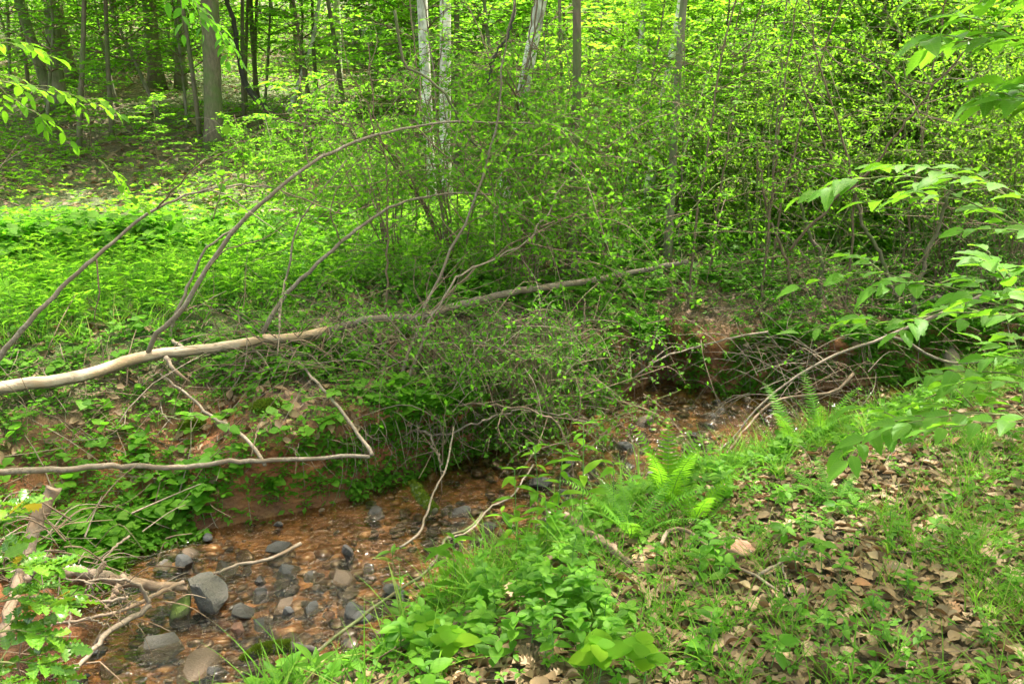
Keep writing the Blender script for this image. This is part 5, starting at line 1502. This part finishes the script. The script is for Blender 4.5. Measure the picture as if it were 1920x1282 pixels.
# ------------------------------------------------------------------ single plants
def stem_plant(px, py, topx, topy, leaf, nl, label, group=None, tpl=LSLIM, mat='leaf_herb', cat='plant', droop=.1, w=.0022, name='weed', base=None, hgt=None, whorl=1, up=.35):
    g = G(px, py) if base is None else np.array(base)
    if hgt is None:
        t_ = P(topx, topy, g[1]); 
    else:
        t_ = g + (random.gauss(0, .05) * hgt, random.gauss(0, .05) * hgt, hgt)
    root = thing(name, label, cat, g, group)
    pts = spline([g, (g + t_) / 2 + rng.normal(0, .012, 3), t_], 10)
    mb = MB(); mb.tube(pts, np.linspace(w, w * .5, 10), 5)
    part('stem', mb, M['stem'], root, g)
    lm = SINGLE[(id(tpl), mat)] if (id(tpl), mat) in SINGLE else None
    if lm is None:
        lm = []
        for k in range(4):
            m_ = MB(); m_.scatter(tpl, [(0, 0, 0)], [(0, 1, 0)], [(0, 0, 1)], [1.], [k * .24 + .1]); lm.append(m_.mesh('leaf', M[mat]))
        SINGLE[(id(tpl), mat)] = lm
    a = random.random() * 6
    for i in range(nl):
        t = .25 + .75 * (i + 1) / nl; q = pts[min(9, int(t * 9.99))]
        for wv in range(whorl):
            a += 2.4 if whorl == 1 else 6.283 / whorl
            o = link('leaf', random.choice(lm), root, q - g)
            d = Vector((math.cos(a), math.sin(a), up + random.gauss(0, .15))); n = Vector((-math.cos(a) * up, -math.sin(a) * up, 1)) + Vector(rng.normal(0, .15, 3))
            y = d.normalized(); x = y.cross(n).normalized(); z = x.cross(y)
            o.rotation_euler = Matrix((x, y, z)).transposed().to_euler()
            s = leaf * random.uniform(.7, 1.2) * (1 - .35 * (t > .9)); o.scale = (s, s, s)
    return root
SINGLE = {}
for (bx, by, tx, ty, n, lab) in [(975, 1040, 965, 880, 9, 'jewel weed stem leftmost of the tall group before the water'), (1003, 1030, 1003, 835, 10, 'jewel weed stem with long leaves second from left before the water'),
                            (1040, 1020, 1055, 850, 9, 'jewel weed stem in the middle of the group before the water'), (1092, 1000, 1094, 795, 9, 'tallest jewel weed stem with long narrow leaves over the riffle'),
                            (1148, 985, 1150, 870, 6, 'jewel weed stem rightmost before the black stones'), (1020, 1050, 1022, 930, 9, 'short leafy jewel weed at the group foot'),
                            (985, 1060, 940, 960, 8, 'jewel weed leaning left over the shallow sand'), (870, 1130, 852, 1010, 10, 'leafy weed upright at the red sand bar'), (830, 1120, 838, 1050, 7, 'small weed left of the one on the red sand bar')]:
    stem_plant(bx, by, tx, ty, .12, n + 2, lab, 'tall weeds at the near water edge', name='jewel_weed', up=.15, w=.003, mat='leaf_bright')
stem_plant(742, 1070, 736, 1032, .10, 5, 'narrow leaved plant standing in the creek beside a dark slab', None, name='water_plant', up=.5)
stem_plant(755, 1120, 752, 1082, .09, 4, 'second narrow leaved plant growing right by the dark slab', None, name='water_plant', up=.6)
stem_plant(600, 1275, 585, 1235, .10, 5, 'long leaved plant at the bottom edge among the grass', None, name='weed', up=.8)
stem_plant(530, 1300, 530, 1262, .11, 5, 'long leaved plant at the bottom edge beside the diagonal stick', None, name='weed', up=.8)
stem_plant(1355, 905, 1350, 880, .12, 5, 'long leaved plant right of the bright tall fern', None, name='weed', up=.9)
def hand_plants(spots, leaf, tpl, mat, lab, grp, whorl, nl, hgt, up):
    for (px, py) in spots:
        g = G(px, py)
        stem_plant(0, 0, 0, 0, leaf * random.uniform(.8, 1.2), nl, lab, grp, tpl, mat, base=g, hgt=hgt * random.uniform(.7, 1.3), whorl=whorl, up=up, name='seedling')
hand_plants([(random.gauss(1010, 62), random.gauss(1165, 52)) for _ in range(46)], .052, L4, 'leaf_herb', 'leafy green herb in the dense clump at the near bank middle', 'herbs of the dense clump', 3, 4, .17, .2)
hand_plants([(random.gauss(800, 70), random.gauss(1225, 40)) for _ in range(14)], .06, L4, 'leaf_herb', 'leafy herb among grass at the bottom centre', 'herbs at the bottom centre', 3, 3, .13, .25)
hand_plants([(random.gauss(1320, 50), random.gauss(1110, 40)) for _ in range(9)], .055, L4, 'leaf_herb', 'herb growing in the sunny leaf patch', 'herbs in the sunny leaf patch', 3, 3, .12, .3)
hand_plants([(random.gauss(1330, 60), random.gauss(930, 30)) for _ in range(16)], .055, L4, 'leaf_herb', 'herb crowding behind the bright fern', 'herbs behind the bright fern', 3, 3, .12, .25)
hand_plants([(random.uniform(1450, 1900), random.uniform(930, 1240)) for _ in range(40)], .042, L4, 'leaf_herb', 'low herb scattered over the right leaf litter', 'herbs over the right leaf litter', 3, 2, .09, .15)
for (px, py, lab) in [(790, 1240, 'broad leaved bright green plant at the bottom centre'), (835, 1262, 'second broad leaved plant touching the bottom centre one'), (1120, 1290, 'round leaved bright plant at the bottom edge under the herb clump'), (1205, 1300, 'round leaved plant at the bottom edge right of its neighbour')]:
    g = G(px, py); stem_plant(0, 0, 0, 0, .10, 2, lab, None, LROUND, 'leaf_bright', base=g, hgt=.16, whorl=4, up=.05, name='broadleaf_plant')
g = G(385, 985); stem_plant(0, 0, 0, 0, .07, 5, 'heart leaved violet clump hanging at the creek foot', None, LHEART, 'leaf_herb', base=g + (0, 0, .03), hgt=.2, whorl=4, up=-.1, name='violet')

# ------------------------------------------------------------------ near leafy branches
def leaf_singles(tpls, mat, nv=4):
    out = []
    for t in tpls:
        for k in range(nv):
            m_ = MB(); m_.scatter(t, [(0, 0, 0)], [(0, 1, 0)], [(0, 0, 1)], [1.], [.08 + k * .9 / nv]); out.append(m_.mesh('leaf', M[mat]))
    return out
BL = leaf_singles([LBEECH, LBEECH2], 'leaf_beech')
YL = leaf_singles([LBEECH, L4], 'leaf_bright')
HL = leaf_singles([LHOLLY], 'leaf_holly')
GL = leaf_singles([LHOLLY], 'leaf_gold', 2)
def place_leaf(me, parent, q, d, n, s, base):
    d = Vector(d).normalized(); x = d.cross(Vector(n)).normalized(); z = x.cross(d)
    o = link('leaf', me, parent, Vector(q) - Vector(base))
    o.rotation_euler = Matrix((x, d, z)).transposed().to_euler(); o.scale = (s,) * 3
    return o
def leafy_branch(root, base, pts, w0, leaf, meshes, nl, twigs=5, twl=.25, mat='twig_green', droop=-.03, flat=.25, tw_per=6, planar=(0, 0, 1)):
    """a branch (part) with its leaves (sub-parts), alternate, in flat sprays"""
    pp = spline([P(*a) for a in pts], 24, .002)
    mb = MB(); mb.tube(pp, np.linspace(pxw(w0, pp[0]) / 2, .0012, 24), 6)
    runs = [(pp, nl)]
    tg = np.gradient(pp, axis=0)
    for k in range(twigs):
        i = int(4 + 17 * k / max(twigs, 1)); s = 1 if k % 2 else -1
        t = unit(tg[i]); sd = unit(np.cross(t, planar)) * s
        d = unit(t * .8 + sd * .75 + rng.normal(0, .08, 3)); L = twl * (1.1 - .5 * k / twigs) * random.uniform(.8, 1.2)
        q = pp[i]; tp = spline([q, q + d * L * .5 + (0, 0, .01), q + d * L + (0, 0, droop * L)], 10)
        mb.tube(tp, np.linspace(.0022, .0009, 10), 4)
        runs.append((tp, tw_per))
    mb.v = [v - np.asarray(base, np.float32) for v in mb.v]
    br = link('branch', mb.mesh('branch', M[mat]), root)
    for pth, m in runs:
        n = len(pth)
        for i in range(m):
            u = .22 + .78 * (i + 1) / m; k = min(n - 1, int(u * (n - 1)))
            t = unit(pth[k] - pth[max(k - 1, 0)]); sd = unit(np.cross(t, planar)) * (1 if i % 2 else -1)
            d = unit(t * .75 + sd * (.85 if i < m - 1 else .1) + np.array([0, 0, droop]) + rng.normal(0, .10, 3))
            nn = np.array(planar) + rng.normal(0, flat, 3)
            o = place_leaf(random.choice(meshes), br, pth[k], d, nn, leaf * random.uniform(.75, 1.2), base)
    return br
# the young beech standing just outside the right edge
base = np.array([2.35, 2.0, 0.0]); base[2] = float(land(base[:1], base[1:2])[0])
root = thing('young_beech', 'leafy young tree reaching in from the right edge with large soft green leaves', 'tree', base)
mb = MB(); mb.tube(spline([base - (0, 0, .1), base + (.05, .02, 1.0), base + (-.02, .05, 2.2), base + (.05, .1, 3.6)], 18), np.linspace(.028, .010, 18), 8, wob=.1)
part('trunk', mb, M['bark_grey'], root, base)
A = leafy_branch
A(root, base, [(2080, 430, 1.95), (1900, 370, 2.1), (1780, 335, 2.2), (1640, 335, 2.3), (1560, 350, 2.35), (1490, 375, 2.4)], 5, .072, BL, 12, 5, .24)
A(root, base, [(2080, 470, 2.0), (1900, 420, 2.2), (1800, 375, 2.3), (1700, 372, 2.4), (1620, 380, 2.5)], 4, .071, BL, 9, 4, .22)
A(root, base, [(2060, 560, 1.9), (1900, 560, 2.1), (1780, 540, 2.2), (1640, 510, 2.3), (1560, 520, 2.35), (1500, 540, 2.4)], 4, .071, BL, 11, 4, .2)
A(root, base, [(2060, 600, 2.1), (1900, 590, 2.25), (1780, 585, 2.35), (1660, 605, 2.4), (1560, 610, 2.5), (1500, 625, 2.5)], 4, .071, BL, 10, 4, .22)
A(root, base, [(2060, 640, 1.8), (1960, 600, 1.8), (1880, 520, 1.85), (1850, 470, 1.9)], 4, .075, BL, 8, 5, .2)
A(root, base, [(2080, 140, 1.7), (1960, 100, 1.75), (1880, 70, 1.8), (1800, 80, 1.85), (1740, 95, 1.9)], 5, .073, BL, 9, 5, .2)
A(root, base, [(2080, 40, 1.7), (1960, 10, 1.8), (1880, -10, 1.85), (1800, 20, 1.9)], 5, .073, BL, 8, 5, .2)
A(root, base, [(2080, 240, 1.7), (1980, 200, 1.75), (1900, 180, 1.8), (1850, 200, 1.85)], 5, .071, BL, 7, 5, .16)
A(root, base, [(2080, 800, 1.75), (1960, 790, 1.85), (1860, 775, 1.95), (1740, 780, 2.05), (1640, 800, 2.1), (1570, 850, 2.12)], 5, .072, BL, 12, 7, .24)
A(root, base, [(2080, 740, 1.95), (1960, 720, 2.05), (1860, 700, 2.15), (1740, 745, 2.25), (1680, 770, 2.3)], 4, .071, BL, 9, 5, .24)
A(root, base, [(2080, 700, 2.1), (1980, 690, 2.1), (1900, 660, 2.2), (1840, 640, 2.3)], 4, .075, BL, 7, 4, .2)

# hanging branch at the upper left, from a crown above the frame
HB = leaf_singles([LBEECH], 'leaf_herb')
base = P(300, -260, 4.6)
root = thing('hanging_branch', 'leafy branch hanging from the top edge before the stout mossy trunk', 'branch', base)
A(root, base, [(300, -260, 4.6), (330, -60, 4.6), (365, 0, 4.6), (395, 40, 4.6), (425, 75, 4.6), (455, 115, 4.6)], 5, .068, HB, 16, 10, .30, droop=-.3, tw_per=7)
base = P(-160, 130, 3.0)
root = thing('hanging_branch', 'yellow green leafy twig entering from the left edge and drooping', 'branch', base)
A(root, base, [(-160, 140, 3.0), (-20, 150, 3.2), (60, 165, 3.3), (130, 178, 3.4), (190, 200, 3.5), (225, 215, 3.5)], 4, .05, YL, 14, 6, .22, droop=-.3)
A(root, base, [(-20, 150, 3.2), (30, 190, 3.3), (80, 220, 3.3), (110, 240, 3.35), (140, 275, 3.4)], 3, .05, YL, 9, 2, .12, droop=-.3)
base = P(-60, 40, 3.5)
root = thing('hanging_branch', 'small leafy spray at the very top left corner', 'branch', base)
A(root, base, [(-120, 50, 3.4), (0, 80, 3.6), (60, 90, 3.7), (110, 110, 3.8)], 3, .06, YL, 9, 3, .2, droop=-.2)
base = P(220, 430, 3.6)
root = thing('leafy_shoot', 'thin shoot with a few yellow green leaves arching over the green flat', 'shoot', base)
A(root, base, [(185, 300, 4.2), (210, 325, 4.2), (240, 365, 4.2), (275, 390, 4.2)], 3, .055, YL, 6, 1, .1, droop=-.2)
A(root, base, [(400, 410, 4.0), (415, 350, 4.0), (420, 300, 4.0), (425, 255, 4.0)], 3, .07, YL, 5, 1, .1, droop=-.2)
base = P(330, 775, 4.0)
root = thing('leafy_shoot', 'green shoot with round leaves lying across the thin pale branch', 'shoot', base)
A(root, base, [(300, 775, 4.0), (335, 785, 3.95), (375, 778, 3.9), (430, 800, 3.85)], 3, .06, leaf_singles([LHEART], 'leaf_herb', 3), 7, 1, .1, droop=.0)

# holly at the lower left corner
base = P(-40, 1330, 1.9); base[2] = -.45
root = thing('holly_bush', 'spiny leaved holly bush with sunlit glossy leaves in the lower left corner', 'bush', base)
mb = MB(); mb.tube(spline([base - (0, 0, .1), base + (.02, 0, .3), P(-40, 1050, 1.95)], 10), np.linspace(.010, .005, 10), 6); part('stem', mb, M['twig'], root, base)
for (pts, n, tw) in [([(-40, 1080, 1.95), (20, 1060, 2.0), (60, 1060, 2.05), (110, 1060, 2.1)], 10, 4), ([(-40, 1130, 1.95), (40, 1120, 2.0), (90, 1120, 2.05), (150, 1130, 2.1)], 10, 4), ([(-40, 1190, 1.9), (30, 1180, 1.95), (80, 1190, 2.0), (130, 1220, 2.05)], 11, 5),
                     ([(-40, 1250, 1.85), (30, 1240, 1.9), (90, 1250, 1.95), (140, 1290, 2.0)], 11, 5), ([(-40, 1000, 2.0), (-10, 980, 2.05), (20, 960, 2.1), (40, 940, 2.15)], 8, 3), ([(-60, 1290, 1.8), (0, 1280, 1.85), (50, 1290, 1.9)], 8, 4)]:
    A(root, base, pts, 5, .058, HL * 12 + GL, n, tw, .11, 'twig_green', .1, .5, tw_per=6)
